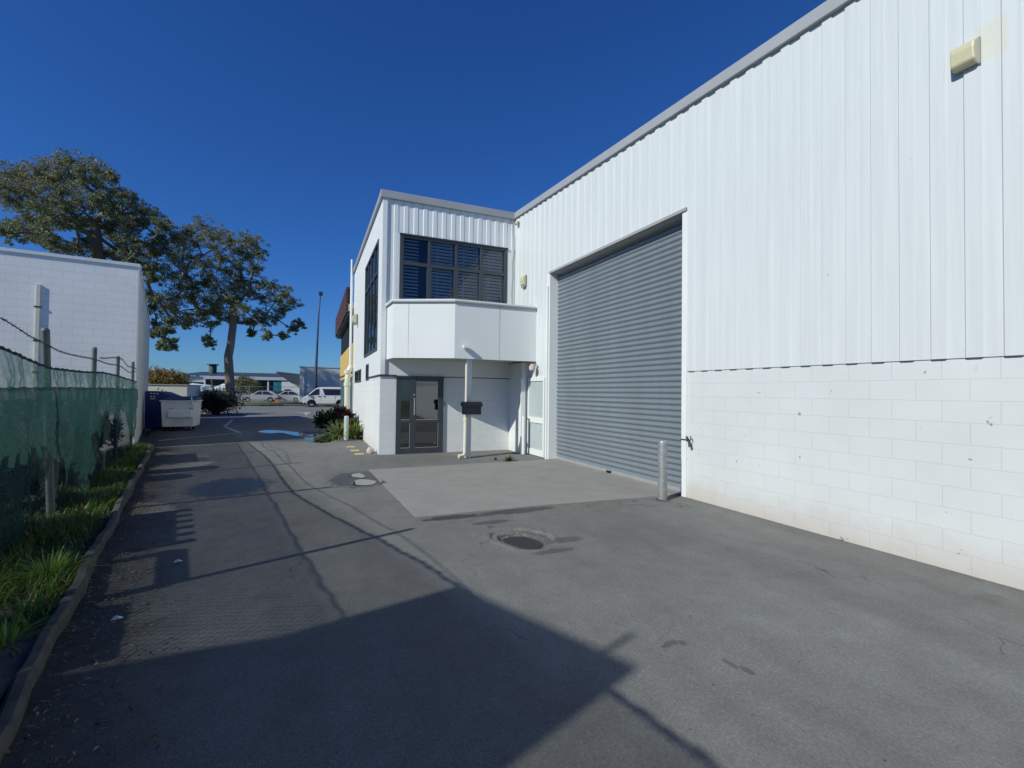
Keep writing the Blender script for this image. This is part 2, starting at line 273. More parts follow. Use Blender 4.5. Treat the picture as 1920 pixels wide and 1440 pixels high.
# ---------------------------------------------------------------- mesh helpers
class MB:
    def __init__(s): s.v = []; s.f = []; s.c = []
    def add(s, vs, fs, col=None):
        o = len(s.v); s.v += [tuple(map(float, v)) for v in vs]; s.f += [tuple(i+o for i in f) for f in fs]
        if col is not None: s.c += [col]*len(vs)
        return s
    def hexa(s, P): return s.add(P, [(0,3,2,1),(4,5,6,7),(0,1,5,4),(1,2,6,5),(2,3,7,6),(3,0,4,7)])
    def box(s, x0, x1, y0, y1, z0, z1): return s.hexa([(x0,y0,z0),(x1,y0,z0),(x1,y1,z0),(x0,y1,z0),(x0,y0,z1),(x1,y0,z1),(x1,y1,z1),(x0,y1,z1)])
    def fbox(s, F, a0, a1, t0, t1, z0, z1, z1b=None):
        zb = z1 if z1b is None else z1b
        return s.hexa([F(a0,t0,z0),F(a1,t0,z0),F(a1,t1,z0),F(a0,t1,z0),F(a0,t0,z1),F(a1,t0,zb),F(a1,t1,zb),F(a0,t1,z1)])
    def prism(s, poly, z0, z1):
        n = len(poly); vs = [(x,y,z0) for x,y in poly]+[(x,y,z1) for x,y in poly]
        return s.add(vs, [tuple(range(n-1,-1,-1)), tuple(range(n,2*n))]+[(i,(i+1)%n,(i+1)%n+n,i+n) for i in range(n)])
    def prism_dir(s, pts, off):          # polygon of 3D points pushed along an offset
        n = len(pts); b = [tuple(p[k]+off[k] for k in range(3)) for p in pts]
        return s.add(list(pts)+b, [tuple(range(n-1,-1,-1)), tuple(range(n,2*n))]+[(i,(i+1)%n,(i+1)%n+n,i+n) for i in range(n)])
    def tube(s, pts, rad, n=6, cap=True):
        pts = [Vector(p) for p in pts]; rs = rad if isinstance(rad, (list, tuple)) else [rad]*len(pts)
        vs, fs = [], []; up = None
        for i, p in enumerate(pts):
            d = (pts[min(i+1, len(pts)-1)]-pts[max(i-1, 0)])
            d = d.normalized() if d.length > 1e-9 else Vector((0,0,1))
            a = Vector((1,0,0)) if abs(d.x) < .9 else Vector((0,1,0))
            if up is not None: a = up
            u = (a - d*a.dot(d)).normalized(); up = u; w = d.cross(u)
            for k in range(n):
                th = 2*PI*k/n; vs.append(tuple(p + (u*math.cos(th)+w*math.sin(th))*rs[i]))
        for i in range(len(pts)-1):
            for k in range(n): fs.append((i*n+k, i*n+(k+1)%n, (i+1)*n+(k+1)%n, (i+1)*n+k))
        if cap: fs += [tuple(range(n-1,-1,-1)), tuple(range((len(pts)-1)*n, len(pts)*n))]
        return s.add(vs, fs)
    def lathe(s, c, prof, n=20):
        vs = [(c[0]+r*math.cos(2*PI*k/n), c[1]+r*math.sin(2*PI*k/n), c[2]+z) for r, z in prof for k in range(n)]
        fs = [(i*n+k, i*n+(k+1)%n, (i+1)*n+(k+1)%n, (i+1)*n+k) for i in range(len(prof)-1) for k in range(n)]
        return s.add(vs, fs+[tuple(range(n-1,-1,-1)), tuple(range((len(prof)-1)*n, len(prof)*n))])
    def build(s, name, mt, parent=None, loc=None, smooth=False, bevel=0., recalc=True):
        me = bpy.data.meshes.new(name)
        o = bpy.data.objects.new(name, me); scene.collection.objects.link(o)
        base = Vector((0,0,0))
        if parent is not None:
            base = Vector(parent['_w']) if '_w' in parent else Vector((0,0,0)); o.parent = parent; o['_w'] = tuple(base)
        elif loc is not None: base = Vector(loc); o.location = base; o['_w'] = tuple(base)
        else: o['_w'] = (0.,0.,0.)
        V = np.array(s.v, dtype=float) - np.array(base)
        me.from_pydata(V.tolist(), [], s.f); me.materials.append(mt)
        if s.c:
            ca = me.color_attributes.new("tint", 'FLOAT_COLOR', 'POINT')
            ca.data.foreach_set("color", np.array([(c[0],c[1],c[2],1.) for c in s.c], dtype=np.float32).ravel())
        if recalc and len(s.f) < 40000 and not s.c:
            import bmesh
            b = bmesh.new(); b.from_mesh(me); bmesh.ops.recalc_face_normals(b, faces=b.faces); b.to_mesh(me); b.free()
        if smooth:
            me.polygons.foreach_set("use_smooth", [True]*len(me.polygons))
            if smooth != 'all': me.set_sharp_from_angle(angle=R_(smooth if not isinstance(smooth, bool) else 40))
        if bevel:
            md = o.modifiers.new("bevel", 'BEVEL'); md.width = bevel; md.segments = 2; md.limit_method = 'ANGLE'; md.angle_limit = R_(40)
        return o
def thing(name, loc, label, cat, group=None):
    o = bpy.data.objects.new(name, None); scene.collection.objects.link(o); o.location = loc; o['_w'] = tuple(map(float, loc))
    o.empty_display_size = .2; return tag(o, label, cat, group)
def tag(o, label, cat, group=None):
    o['label'] = label; o['category'] = cat
    if group: o['group'] = group
    return o
def struct(o): o['kind'] = 'structure'; return o
def copy_tree(root, loc, label, group=None, rotz=None):
    c = root.copy(); scene.collection.objects.link(c); c.location = loc; c['label'] = label
    if rotz is not None: c.rotation_euler = (0,0,rotz)
    if group: c['group'] = group
    def rec(src, dst):
        for ch in list(src.children):
            k = ch.copy(); scene.collection.objects.link(k); k.parent = dst; rec(ch, k)
    rec(root, c); return c

# wall frames: (along, outward, height) -> world
def MW(s, t, z): return (5.514-.045*s-t, s, z)               # long warehouse wall, faces the drive
def LW(s, t, z): return (1.566-.02*s-t, s, z)                 # side of the office towards the street
def OF(x, t, z): return (x, 11.82-t, z)                       # office front, faces the camera
def roofz(s): return 6.69-.0613*(11.82-s)
def wall(mb, F, a0, a1, z0, z1, holes, t0, t1):
    A = sorted({a0, a1, *[h[0] for h in holes], *[h[1] for h in holes]}); Z = sorted({z0, z1, *[h[2] for h in holes], *[h[3] for h in holes]})
    for i in range(len(A)-1):
        k = 0
        while k < len(Z)-1:
            ok = lambda kk: not any(h[0]-1e-6 <= A[i] and A[i+1] <= h[1]+1e-6 and h[2]-1e-6 <= Z[kk] and Z[kk+1] <= h[3]+1e-6 for h in holes)
            if not ok(k): k += 1; continue
            j = k
            while j+1 < len(Z)-1 and ok(j+1): j += 1
            mb.fbox(F, A[i], A[i+1], t0, t1, Z[k], Z[j+1]); k = j+1
def clad(F, a0, a1, z0, z1f, holes, phase, t=0.0, pitch=.25, d=.024):
    mb = MB(); prof = [(0, 0), (.013, d), (.113, d), (.126, 0)]
    pts = []; k = math.floor((a0-phase)/pitch)-1
    while phase+k*pitch < a1+pitch:
        pts += [(phase+k*pitch+p, q) for p, q in prof]; k += 1
    P = [(a0, 0)]+[p for p in pts if a0 < p[0] < a1]+[(a1, 0)]
    br = sorted({h[0] for h in holes} | {h[1] for h in holes})
    Q = []
    for i in range(len(P)-1):
        Q.append(P[i])
        for b in br:
            if P[i][0] < b < P[i+1][0]:
                f = (b-P[i][0])/(P[i+1][0]-P[i][0]); Q.append((b, P[i][1]+f*(P[i+1][1]-P[i][1])))
    Q.append(P[-1])
    for (p0, q0), (p1, q1) in zip(Q[:-1], Q[1:]):
        mid = (p0+p1)/2; seg = [(z0, None)]
        cuts = sorted([(h[2], h[3]) for h in holes if h[0] < mid < h[1]])
        lo = z0; rngs = []
        for c0, c1 in cuts: rngs.append((lo, c0)); lo = c1
        rngs.append((lo, None))
        for r0, r1 in rngs:
            if r1 is not None and r1-r0 < .01: continue
            za, zb = (z1f(p0), z1f(p1)) if r1 is None else (r1, r1)
            mb.add([F(p0, t+q0, r0), F(p1, t+q1, r0), F(p1, t+q1, zb), F(p0, t+q0, za)], [(0,1,2,3)])
    return mb
def sheet(pts, z): return MB().add([(x, y, z) for x, y in pts], [tuple(range(len(pts)))])
def smooth_poly(pts, sub=6, jit=0.):
    n = len(pts); out = []
    for i in range(n):
        p0, p1, p2, p3 = [np.array(pts[(i+k-1) % n]) for k in range(4)]
        for j in range(sub):
            t = j/sub; q = .5*((2*p1)+(-p0+p2)*t+(2*p0-5*p1+4*p2-p3)*t*t+(-p0+3*p1-3*p2+p3)*t**3)
            out.append(tuple(q + rng.normal(0, jit, 2) if jit else q))
    return out

# ================================================================ SETTING
# ground
struct(sheet([(-400, -60), (400, -60), (400, 700), (-400, 700)], -.15).build('ground', M_['field'], loc=(0,0,-.15)))
# driveway sheet with a real pot hole
HX0, HX1, HY0, HY1 = 1.5, 2.8, 3.9, 5.2
dv = MB(); kx = lambda y: -.62-.2505*y+.02
outer = [(-.35, -6), (9, -6), (9, HY0), (-.35-.235*0, HY0)]
def strip(x0f, x1f, ys):
    for a, b in zip(ys[:-1], ys[1:]): dv.add([(x0f(a), a, 0), (x1f(a), a, 0), (x1f(b), b, 0), (x0f(b), b, 0)], [(0,1,2,3)])
lx = lambda y: -.66-.236*max(y, -6) if y < 15.1 else (-4.4-.26*(y-15.1) if y < 30 else -14.)
strip(lx, lambda y: 7., [-6, -2, 1, 3, HY0]); strip(lx, lambda y: HX0, [HY0, 4.5, HY1]); strip(lambda y: HX1, lambda y: 7., [HY0, HY1])
strip(lx, lambda y: 7., [HY1, 8, 11, 15.1]); strip(lambda y: -4.4-.26*(y-15.1), lambda y: 3., [15.1, 20, 29.99])
ring = smooth_poly([(1.86, 4.90), (2.14, 4.93), (2.34, 4.70), (2.36, 4.46), (2.2, 4.24), (1.96, 4.26), (1.84, 4.45), (1.76, 4.72)], 5)
def inside(x, y, poly):
    c = False; n = len(poly)
    for i in range(n):
        x0, y0 = poly[i]; x1, y1 = poly[(i+1) % n]
        if (y0 > y) != (y1 > y) and x < (x1-x0)*(y-y0)/(y1-y0)+x0: c = not c
    return c
def dist_poly(x, y, poly):
    P = np.array(poly); Q = np.roll(P, -1, 0); d = Q-P; w = np.array([x, y])-P
    t = np.clip((w*d).sum(1)/((d*d).sum(1)+1e-12), 0, 1); return float(np.sqrt((((w-d*t[:, None]))**2).sum(1)).min())
NX, NY = 66, 66; gv = []
for j in range(NY+1):
    for i in range(NX+1):
        x = HX0+(HX1-HX0)*i/NX; y = HY0+(HY1-HY0)*j/NY; z = 0.
        if 0 < i < NX and 0 < j < NY:
            dd = dist_poly(x, y, ring); s = dd if inside(x, y, ring) else -dd
            z = -.022*min(1, max(0, (s+.02)/.02)) - .04*min(1, max(0, (s-.06)/.025)) + (.004*math.sin(x*31+y*17)*math.sin(y*43-x*13) if s > -.1 else 0)
            if -.09 < s < -.02: z += .006*math.sin((s+.09)/.07*PI)
        gv.append((x, y, z))
dv.add(gv, [(j*(NX+1)+i, j*(NX+1)+i+1, (j+1)*(NX+1)+i+1, (j+1)*(NX+1)+i) for j in range(NY) for i in range(NX)])
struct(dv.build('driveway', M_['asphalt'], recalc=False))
pit = smooth_poly([(1.90, 4.78), (2.12, 4.80), (2.24, 4.62), (2.24, 4.47), (2.12, 4.36), (1.98, 4.36), (1.91, 4.52)], 5)
struct(sheet(pit, -.052).build('pothole_bottom', M_['pitw']))
# road and street beyond
struct(sheet([(-80, 30), (40, 30), (40, 50.5), (-80, 50.5)], 0.).build('road', M_['road']))
struct(MB().box(-80, 40, 50.5, 50.75, -.02, .13).build('kerb', M_['kerb'], loc=(0,50.5,0)))
struct(sheet([(-80, 50.75), (40, 50.75), (40, 62), (-80, 62)], .10).build('lawn', M_['lawn']))
struct(sheet([(-80, 62), (60, 62), (60, 120), (-80, 120)], .02).build('car_park', M_['road']))
lb = smooth_poly([(.62, 24.), (.95, 27), (.95, 33), (.1, 34.5), (-.1, 33.6), (.35, 29)], 4)
struct(MB().prism([(1.15, 23.5), (8, 23.5), (8, 40), (1.9, 40), (.35, 37.4), (.30, 34), (.75, 28)], -.02, .10).build('grass_island', M_['lawn']))
# neighbour's yard and verge
fx = lambda y: -1.556-.202*y
struct(MB().add([(-40, -20, -.02), (-.2, -20, -.02), (lx(-6)-.05, -6, -.02), (lx(15.05)-.05, 15.05, -.02), (-40, 15.05, -.02)], [(0,1,2,3,4)]).build('neighbour_yard', M_['yard']))
# kerb edging along the verge: thin rounded strip
kb = MB(); pr = [(-.042, -.05), (-.042, .07), (-.022, .09), (.022, .09), (.042, .07), (.042, -.05)]
ks = [-4+.19*i for i in range(101)]
for a, b in zip(ks[:-1], ks[1:]):
    j0, j1 = .014*math.sin(a*3.1)+.008*math.sin(a*11.3), .014*math.sin(b*3.1)+.008*math.sin(b*11.3)
    A = [(lx(a)+px+j0, a, pz+.01*math.sin(a*1.7)+.007*math.sin(a*13)) for px, pz in pr]; B = [(lx(b)+px+j1, b, pz+.01*math.sin(b*1.7)+.007*math.sin(b*13)) for px, pz in pr]
    kb.add(A+B, [(i, i+1, i+7, i+6) for i in range(5)])
struct(kb.build('kerb_edging', M_['kerb'], loc=(0,0,0)))
# low concrete margin beside the edging, near the camera
mg = MB(); mg.add([(lx(-4)-.42, -4, .045), (lx(-4)-.06, -4, .05), (lx(3.9)-.06, 3.9, .05), (lx(3.9)-.36, 3.9, .045), (lx(-4)-.42, -4, -.05), (lx(3.9)-.36, 3.9, -.05)], [(0,1,2,3), (0,3,5,4)])
struct(mg.build('concrete_margin', M_['kerb']))
# concrete apron
ap = MB(); ap.prism([(.89, 9.60), (1.0, 7.7), (1.12, 5.79), (3.0, 5.80), (5.235, 5.66), (5.48, 5.66), (5.3, 9.72), (3.1, 9.66)], -.02, .012)
struct(ap.build('concrete_apron', M_['concrete']))
for i, (z0, pts) in enumerate([
    (.0045, [(-2.22, 19.54), (-2.03, 20.3), (-1.55, 20.0), (-.81, 18.93), (-.45, 18.1), (-.1, 18.0), (.3, 17.0), (.34, 16.1), (.30, 15.3), (-.05, 15.05), (-.40, 15.66), (-.62, 17.0), (-1.0, 17.9), (-1.4, 18.9), (-1.75, 18.8)]),
    (.0045, [(.49, 9.05), (.67, 9.26), (.76, 8.94), (.68, 8.75)]), (.0045, [(.66, 8.62), (.88, 8.4), (.86, 8.15), (.70, 8.04), (.53, 8.16), (.5, 8.4)])]):
    struct(sheet(smooth_poly(pts, 8, .016 if i == 0 else .006), z0+.004).build('puddle', M_['water']))
# painted lines
def line(pts, w, mt=M_['road_paint'], z=.006, name='road_marking'):
    mb = MB()
    for (x0, y0), (x1, y1) in zip(pts[:-1], pts[1:]):
        d = np.array([x1-x0, y1-y0]); d = d/np.linalg.norm(d); n = np.array([-d[1], d[0]])*w/2
        mb.add([(x0-n[0], y0-n[1], z), (x1-n[0], y1-n[1], z), (x1+n[0], y1+n[1], z), (x0+n[0], y0+n[1], z)], [(0,1,2,3)])
    return struct(mb.build(name, mt))
line([(-4.33, 27.6), (-3.85, 22.8)], .12); line([(-3.8, 22.5), (-2.77, 19.3)], .12); line([(-2.85, 19.15), (-3.2, 18.7), (-4.6, 17.0)], .1)
line([(.2, 34.6), (.7, 30.), (.93, 25.3)], .12, z=.008)
ar = MB(); ar.add([(-1.9, 35.6, .008), (-.8, 36.1, .008), (-.75, 34.1, .008), (-.95, 33.9, .008), (-1.1, 35.0, .008), (-1.2, 31.6, .008), (-1.0, 31.6, .008)], [(0, 4, 3, 2, 1)])
ar.add([(-1.15, 35.0, .008), (-1.0, 31.8, .008), (-.85, 31.8, .008), (-.98, 35.0, .008)], [(0,1,2,3)])
struct(ar.build('road_arrow', M_['road_paint']))
for x, y in ((.76, 13.72), (.82, 12.83), (.88, 12.1)):
    struct(sheet([(x-.12, y-.12), (x+.1, y-.16), (x+.12, y+.1), (x-.1, y+.14)], .006).build('yellow_marking', M_['yellow_paint']))

# ================================================================ WAREHOUSE
WH = thing('warehouse', (5.2, 6, 0), 'white warehouse with ribbed cladding over blocks, big roller door and two-storey office wing', 'warehouse')
DS0, DS1, DZ = 5.60, 9.78, 4.50                   # roller door opening
b = MB(); wall(b, MW, -8, DS0, 0, 1.985, [], -.2, 0); b.build('block_wall', M_['blk_main'], WH)
holes = [(DS0-.10, DS1+.02, 1.9, DZ)]
clad(MW, -8, 11.79, 1.965, lambda s: roofz(s)-.1, holes, 2.10, t=.012, d=.016).build('cladding', M_['clad'], WH, recalc=False)
b = MB(); b.fbox(MW, -8, DS0-.1, -.2, .006, 1.985, roofz(-8)-.1, roofz(DS0)-.1); b.fbox(MW, DS0-.1, DS1+.02, -.2, .006, DZ, roofz(DS0)-.1, roofz(DS1)-.1); b.fbox(MW, DS1+.02, 11.82, -.2, .006, 1.99, roofz(DS1)-.1, roofz(11.8)-.1)
b.build('upper_wall', M_['paint'], WH)
b = MB(); b.fbox(MW, -8.05, 11.76, -.30, .07, roofz(-8)-.2, roofz(-8)); b.v = []; b.f = []
b.hexa([MW(-8, .075, roofz(-8)-.17), MW(11.75, .075, roofz(11.75)-.17), MW(11.75, -.3, roofz(11.75)-.17), MW(-8, -.3, roofz(-8)-.17),
        MW(-8, .075, roofz(-8)), MW(11.75, .075, roofz(11.75)), MW(11.75, -.3, roofz(11.75)), MW(-8, -.3, roofz(-8))])
b.build('roof_capping', M_['cap'], WH, bevel=.012)
b = MB(); b.add([MW(-8, -.3, roofz(-8)-.08), MW(11.75, -.3, roofz(11.75)-.08), (18, 11.75, roofz(11.75)-.08), (18, -8, roofz(-8)-.08)], [(0,1,2,3)])
b.box(5.7, 18, -8.2, -8.0, 0, roofz(-8)-.1); b.box(17.8, 18, -8, 20, 0, 5.2); b.build('roof', M_['bgroof'], WH)
# door surround
for q in ((DS0-.10, DS0, .022), (DS1, DS1+.17, .030)): MB().fbox(MW, q[0], q[1], -.26, q[2], 0, DZ).build('door_jamb', M_['paint'], WH, bevel=.006)
b = MB(); b.fbox(MW, DS0, DS1, -.26, -.004, DZ-.012, DZ+.06); b.fbox(MW, DS0-.1, DS1+.03, .02, .045, DZ, DZ+.05); b.build('lintel_flashing', M_['capdark'], WH)
b = MB(); b.fbox(MW, DS1+.03, DS1+.1, .031, .07, 0, 4.2); b.build('door_guide', M_['paint'], WH)
# roller curtain: pressed steel with rounded laths
rd = MB(); pitch = .0985; prof = []
nz = int(4.5/pitch*8)
for i in range(nz+1):
    z = .05+i*pitch/8; ph = (i % 8)/8*2*PI
    prof.append((-.195+.014*math.copysign(abs(math.sin(ph))**.8, math.sin(ph)), z))
ss = np.linspace(DS0-.02, DS1+.02, 10)
for i, s in enumerate(ss):
    for t, z in prof: rd.v.append(MW(s, t+.004*math.sin(i*1.3+z*2), z))
n = len(prof)
for i in range(len(ss)-1):
    for k in range(n-1): rd.f.append((i*n+k, (i+1)*n+k, (i+1)*n+k+1, i*n+k+1))
door = rd.build('roller_door', M_['roller'], WH, smooth='all')
b = MB(); b.fbox(MW, DS0, DS1, -.235, -.165, .016, .075); b.build('bottom_rail', M_['rail'], door)
b = MB(); b.fbox(MW, 7.62, 7.72, -.165, -.12, .03, .06); b.tube([MW(7.60, -.15, .05), MW(7.74, -.15, .05)], .012); b.build('lock', M_['black'], door)
# lower return wall and the side door
b = MB(); b.box(4.84, 5.1, 10.90, 11.815, 0, 2.40); b.build('return_wall', M_['blk_office2'], WH)
sd = MB(); sd.fbox(MW, 9.95, 10.90, -.06, -.02, 2.02, 2.4); sd.build('door_header', M_['soffit'], WH)
sdo = MB(); s0, s1 = 9.97, 10.86
sdo.fbox(MW, s0, s0+.07, 0, .05, .02, 2.0); sdo.fbox(MW, s1-.07, s1, 0, .05, .02, 2.0); sdo.fbox(MW, s0+.07, s1-.07, .001, .049, 1.9, 2.0); sdo.fbox(MW, s0+.07, s1-.07, .001, .049, .02, .17); sdo.fbox(MW, s0+.07, s1-.07, .002, .052, .84, .98)
side = sdo.build('side_door', M_['paint'], WH)
b = MB(); b.fbox(MW, s0+.07, s1-.07, .015, .025, .17, .84); b.fbox(MW, s0+.07, s1-.07, .015, .025, .98, 1.9); b.build('door_pane', M_['frost'], side)
b = MB(); b.tube([MW(10.78, .05, .92), MW(10.78, .10, .92), MW(10.66, .10, .92)], .014, 8); b.build('handle', M_['black'], side)
b = MB(); b.tube([(4.80, 10.70, .02), (4.80, 10.70, .92), (4.80, 10.70, 1.0)], .045, 10); b.box(4.79, 4.9, 10.86, 10.899, 0, 1.98); b.build('door_guard_pipe', M_['paint'], WH, smooth=True)

# ---- office front
dx0, dx1 = 1.73, 2.95                                                   # entrance opening
wx = [float(at(x, 500, 11.82)[0]) for x in (751, 804.5, 855, 902, 949)]
WZ0, WZ1 = 3.05, 5.63
for q in ((1.33, dx0), (dx1, 4.84)): MB().fbox(OF, q[0], q[1], -.2, 0, 0, 1.985).build('front_block_wall', M_['blk_office'], WH)
b = MB(); wall(b, OF, 1.335, 5.0, 1.985, 6.5, [(wx[0], wx[4], WZ0, WZ1)], -.2, .004); b.build('front_upper_wall', M_['paint'], WH)
MB().fbox(OF, 1.29, dx0, .004, .035, 1.975, 2.02).build('drip_flashing', M_['frame'], WH); MB().fbox(OF, dx1, 4.84, .004, .012, 1.98, 2.0).build('drip_flashing', M_['frame'], WH)
MB().fbox(LW, 11.86, 14.3, .002, .03, 1.975, 2.02).build('drip_flashing', M_['frame'], WH)
clad(OF, 1.48, 4.955, 2.42, lambda x: 6.52, [(wx[0]-.03, wx[4]+.03, 2.4, WZ1+.03)], 1.60, t=.006, d=.010).build('front_cladding', M_['clad2'], WH, recalc=False)
b = MB(); b.fbox(OF, 1.325, 1.44, .006, .045, 2.02, 6.5); b.fbox(OF, 1.44, 1.478, .006, .028, 2.02, 6.5); b.build('corner_flashing', M_['paint2'], WH, bevel=.004)
MB().fbox(OF, wx[0]-.14, wx[0]-.03, .006, .026, 3.7, WZ1+.03).build('window_flashing', M_['paint2'], WH); MB().fbox(OF, wx[4]+.03, 4.95, .006, .022, 2.45, WZ1+.03).build('window_flashing', M_['paint2'], WH)
b = MB(); b.box(1.26, 5.04, 11.74, 12.2, 6.49, 6.69); b.build('front_capping', M_['cap'], WH, bevel=.012)
b = MB(); b.hexa([LW(12.2,.07,6.49), LW(20.3,.07,6.55), LW(20.3,-.3,6.55), LW(12.2,-.3,6.49), LW(12.2,.07,6.66), LW(20.3,.07,6.72), LW(20.3,-.3,6.72), LW(12.2,-.3,6.66)]); b.build('side_capping', M_['cap'], WH, bevel=.01)
b = MB(); b.add([(1.5, 12, 6.45), (17, 12, 6.45), (17, 20.2, 6.5), (1.5, 20.2, 6.5)], [(0,1,2,3)]); b.build('office_roof', M_['bgroof'], WH)
b = MB(); b.tube([OF(4.86, .03, 6.45), OF(4.86, .03, 6.2), OF(4.93, .03, 5.9), OF(4.92, .03, 5.5), OF(4.88, .03, 5.25), OF(4.9, .03, 5.0), OF(4.87, .03, 4.4), OF(4.9, .03, 3.9)], .006, 5); b.build('loose_wire', M_['capdark'], WH)
# office window with blinds
fr = MB(); T0, T1 = -.05, .035
fr.fbox(OF, wx[0]-.02, wx[0]+.07, T0, T1, WZ0, WZ1); fr.fbox(OF, wx[4]-.07, wx[4]+.02, T0, T1, WZ0, WZ1)
fr.fbox(OF, wx[0]+.07, wx[4]-.07, T0, T1, WZ1-.07, WZ1); fr.fbox(OF, wx[0]+.07, wx[4]-.07, T0, T1-.002, 4.86, 4.95); fr.fbox(OF, wx[0]+.07, wx[4]-.07, T0, T1, WZ0, WZ0+.1)
for i in (1, 2, 3):
    fr.fbox(OF, wx[i]-.035, wx[i]+.035, T0+.004, T1-.006, 4.95, WZ1-.07); fr.fbox(OF, wx[i]-.06, wx[i]+.06, T0+.004, T1+.006, WZ0+.1, 4.86)
w1 = MB().fbox(OF, wx[0]-.04, wx[4]+.04, .03, .06, WZ1-.005, WZ1+.03).build('office_window', M_['frame'], WH)
fr.build('frame', M_['framelt'], w1, bevel=.006)
b = MB(); b.fbox(OF, wx[0]+.03, wx[4]-.03, -.02, -.014, WZ0+.05, WZ1-.04); b.build('pane', M_['glass'], w1)
b = MB(); zz = WZ0+.1
while zz < WZ1-.1:
    for i in range(4):
        if i == 0: xs = (wx[0]+.08, wx[0]+.42)
        b.fbox(OF, wx[i]+(.06 if i else .1), wx[i+1]-.05, -.15, -.09, zz, zz+.052) if i else b.fbox(OF, wx[0]+.1, wx[0]+.48, -.15, -.12, zz, zz+.03)
    zz += .088
for i in (1, 2, 3):
    for k in (.22, .6): b.fbox(OF, wx[i]+k, wx[i]+k+.03, -.085, -.08, WZ0+.1, WZ1-.1)
b.build('blind', M_['blind'], w1)
b = MB(); b.fbox(OF, wx[0]-.2, wx[4]+.1, -1.2, -1.15, WZ0-.3, WZ1+.3); b.fbox(OF, wx[0]-.2, wx[0]-.15, -1.15, -.21, WZ0-.3, WZ1+.3); b.fbox(OF, wx[4]+.1, wx[4]+.14, -1.15, -.21, WZ0-.3, WZ1+.3); b.fbox(OF, wx[0]-.1, wx[4]+.09, -1.1, -.21, WZ1+.1, WZ1+.2); b.build('room', M_['room'], w1)
b = MB(); b.tube([OF(4.48, .04, 3.95), OF(4.48, .09, 3.95), OF(4.48, .09, 4.25), OF(4.48, .04, 4.25)], .018, 6); b.build('handle', M_['black'], w1)
# entrance
ed = MB(); XS = [float(at(x, 780, 11.82)[0]) for x in (743, 751, 768, 779, 821, 831)]
ed.fbox(OF, dx0, XS[1], -.03, .05, 0, 1.98); ed.fbox(OF, XS[2], XS[3], -.03, .05, 0, 1.98); ed.fbox(OF, XS[4], dx1, -.03, .05, 0, 1.98)
for a, c in ((XS[1], XS[2]), (XS[3], XS[4])):
    ed.fbox(OF, a, c, -.028, .048, 1.87, 1.98); ed.fbox(OF, a, c, -.028, .048, 0, .15); ed.fbox(OF, a, c, -.028, .054, .80, .87)
ed.fbox(OF, dx0-.02, dx1+.02, .05, .075, 1.95, 2.0)
e = ed.build('entrance_door', M_['frame'], WH, bevel=.004)
b = MB(); b.fbox(OF, XS[1]-.01, XS[2]+.01, .0, .008, .14, 1.88); b.fbox(OF, XS[3]-.01, XS[4]+.01, .0, .008, .14, 1.88); b.build('pane', M_['glass_door'], e)
b = MB()
for a, c in ((XS[1], XS[2]), (XS[3], XS[4])):
    b.fbox(OF, a, c, .049, .053, .15, .163); b.fbox(OF, a, c, .056, .06, .868, .88); b.fbox(OF, c-.012, c, .049, .053, .165, .79)
b.build('beading', M_['rail'], e)
b = MB(); b.tube([OF(XS[3]-.05, .05, 1.0), OF(XS[3]-.05, .1, 1.0), OF(XS[3]-.05, .1, 1.42), OF(XS[3]-.05, .05, 1.42)], .013, 8); b.lathe((XS[3]-.05, 11.76, 1.5), [(.02, 0), (.02, .03)], 10); b.build('handle', M_['rail'], e)
b = MB(); b.box(1.6, 3.2, 13.4, 13.45, 0, 2.2); b.box(1.6, 1.65, 12.02, 13.4, 0, 2.2); b.box(3.15, 3.2, 12.02, 13.4, 0, 2.2); b.box(1.65, 3.15, 12.02, 13.4, 2.15, 2.2); b.build('lobby', M_['capdark'], e)
b = MB(); b.box(2.35, 2.42, 12.7, 12.75, 0, 1.9); b.box(2.0, 2.9, 13.0, 13.3, .0, .75); b.build('counter', M_['timber'], e)

# ---- office side wall (faces the street side)
lw_h = [(12.43, 15.62, 2.68, 5.64), (14.3, 14.95, 1.93, 2.42), (16.6, 19.0, 1.92, 2.36)]
b = MB(); wall(b, LW, 11.83, 20.3, 0, 1.93, [], -.2, 0); b.build('side_block_wall', M_['blk_office2'], WH)
b = MB(); wall(b, LW, 11.83, 20.3, 1.93, 6.5, lw_h, -.2, .006); b.build('side_upper_wall', M_['paint'], WH)
sw = MB(); a0, a1, z0, z1 = lw_h[0]
sw.fbox(LW, a0, a0+.08, -.03, .03, z0, z1); sw.fbox(LW, a1-.08, a1, -.03, .03, z0, z1); sw.fbox(LW, a0+.08, a1-.08, -.03, .03, z1-.08, z1); sw.fbox(LW, a0+.08, a1-.08, -.03, .03, z0, z0+.08); sw.fbox(LW, a0+.08, a1-.08, -.028, .028, 4.75, 4.83)
for k in (1, 2, 3): c = a0+(a1-a0)*k/4; sw.fbox(LW, c-.03, c+.03, -.025, .026, z0+.08, z1-.08)
w2 = sw.build('stair_window', M_['frame'], WH)
MB().fbox(LW, a0+.04, a1-.04, -.012, -.006, z0+.04, z1-.04).build('pane', M_['glass_dark'], w2)
b = MB(); b.fbox(LW, a0-.1, a1+.1, -.6, -.55, z0-.1, z1+.1); [b.fbox(LW, a0+.25+k*.36, a0+.4+k*.36, -.2, -.15, z0+.1, z1-.1) for k in range(8)]; b.build('curtain', M_['blind'], w2)
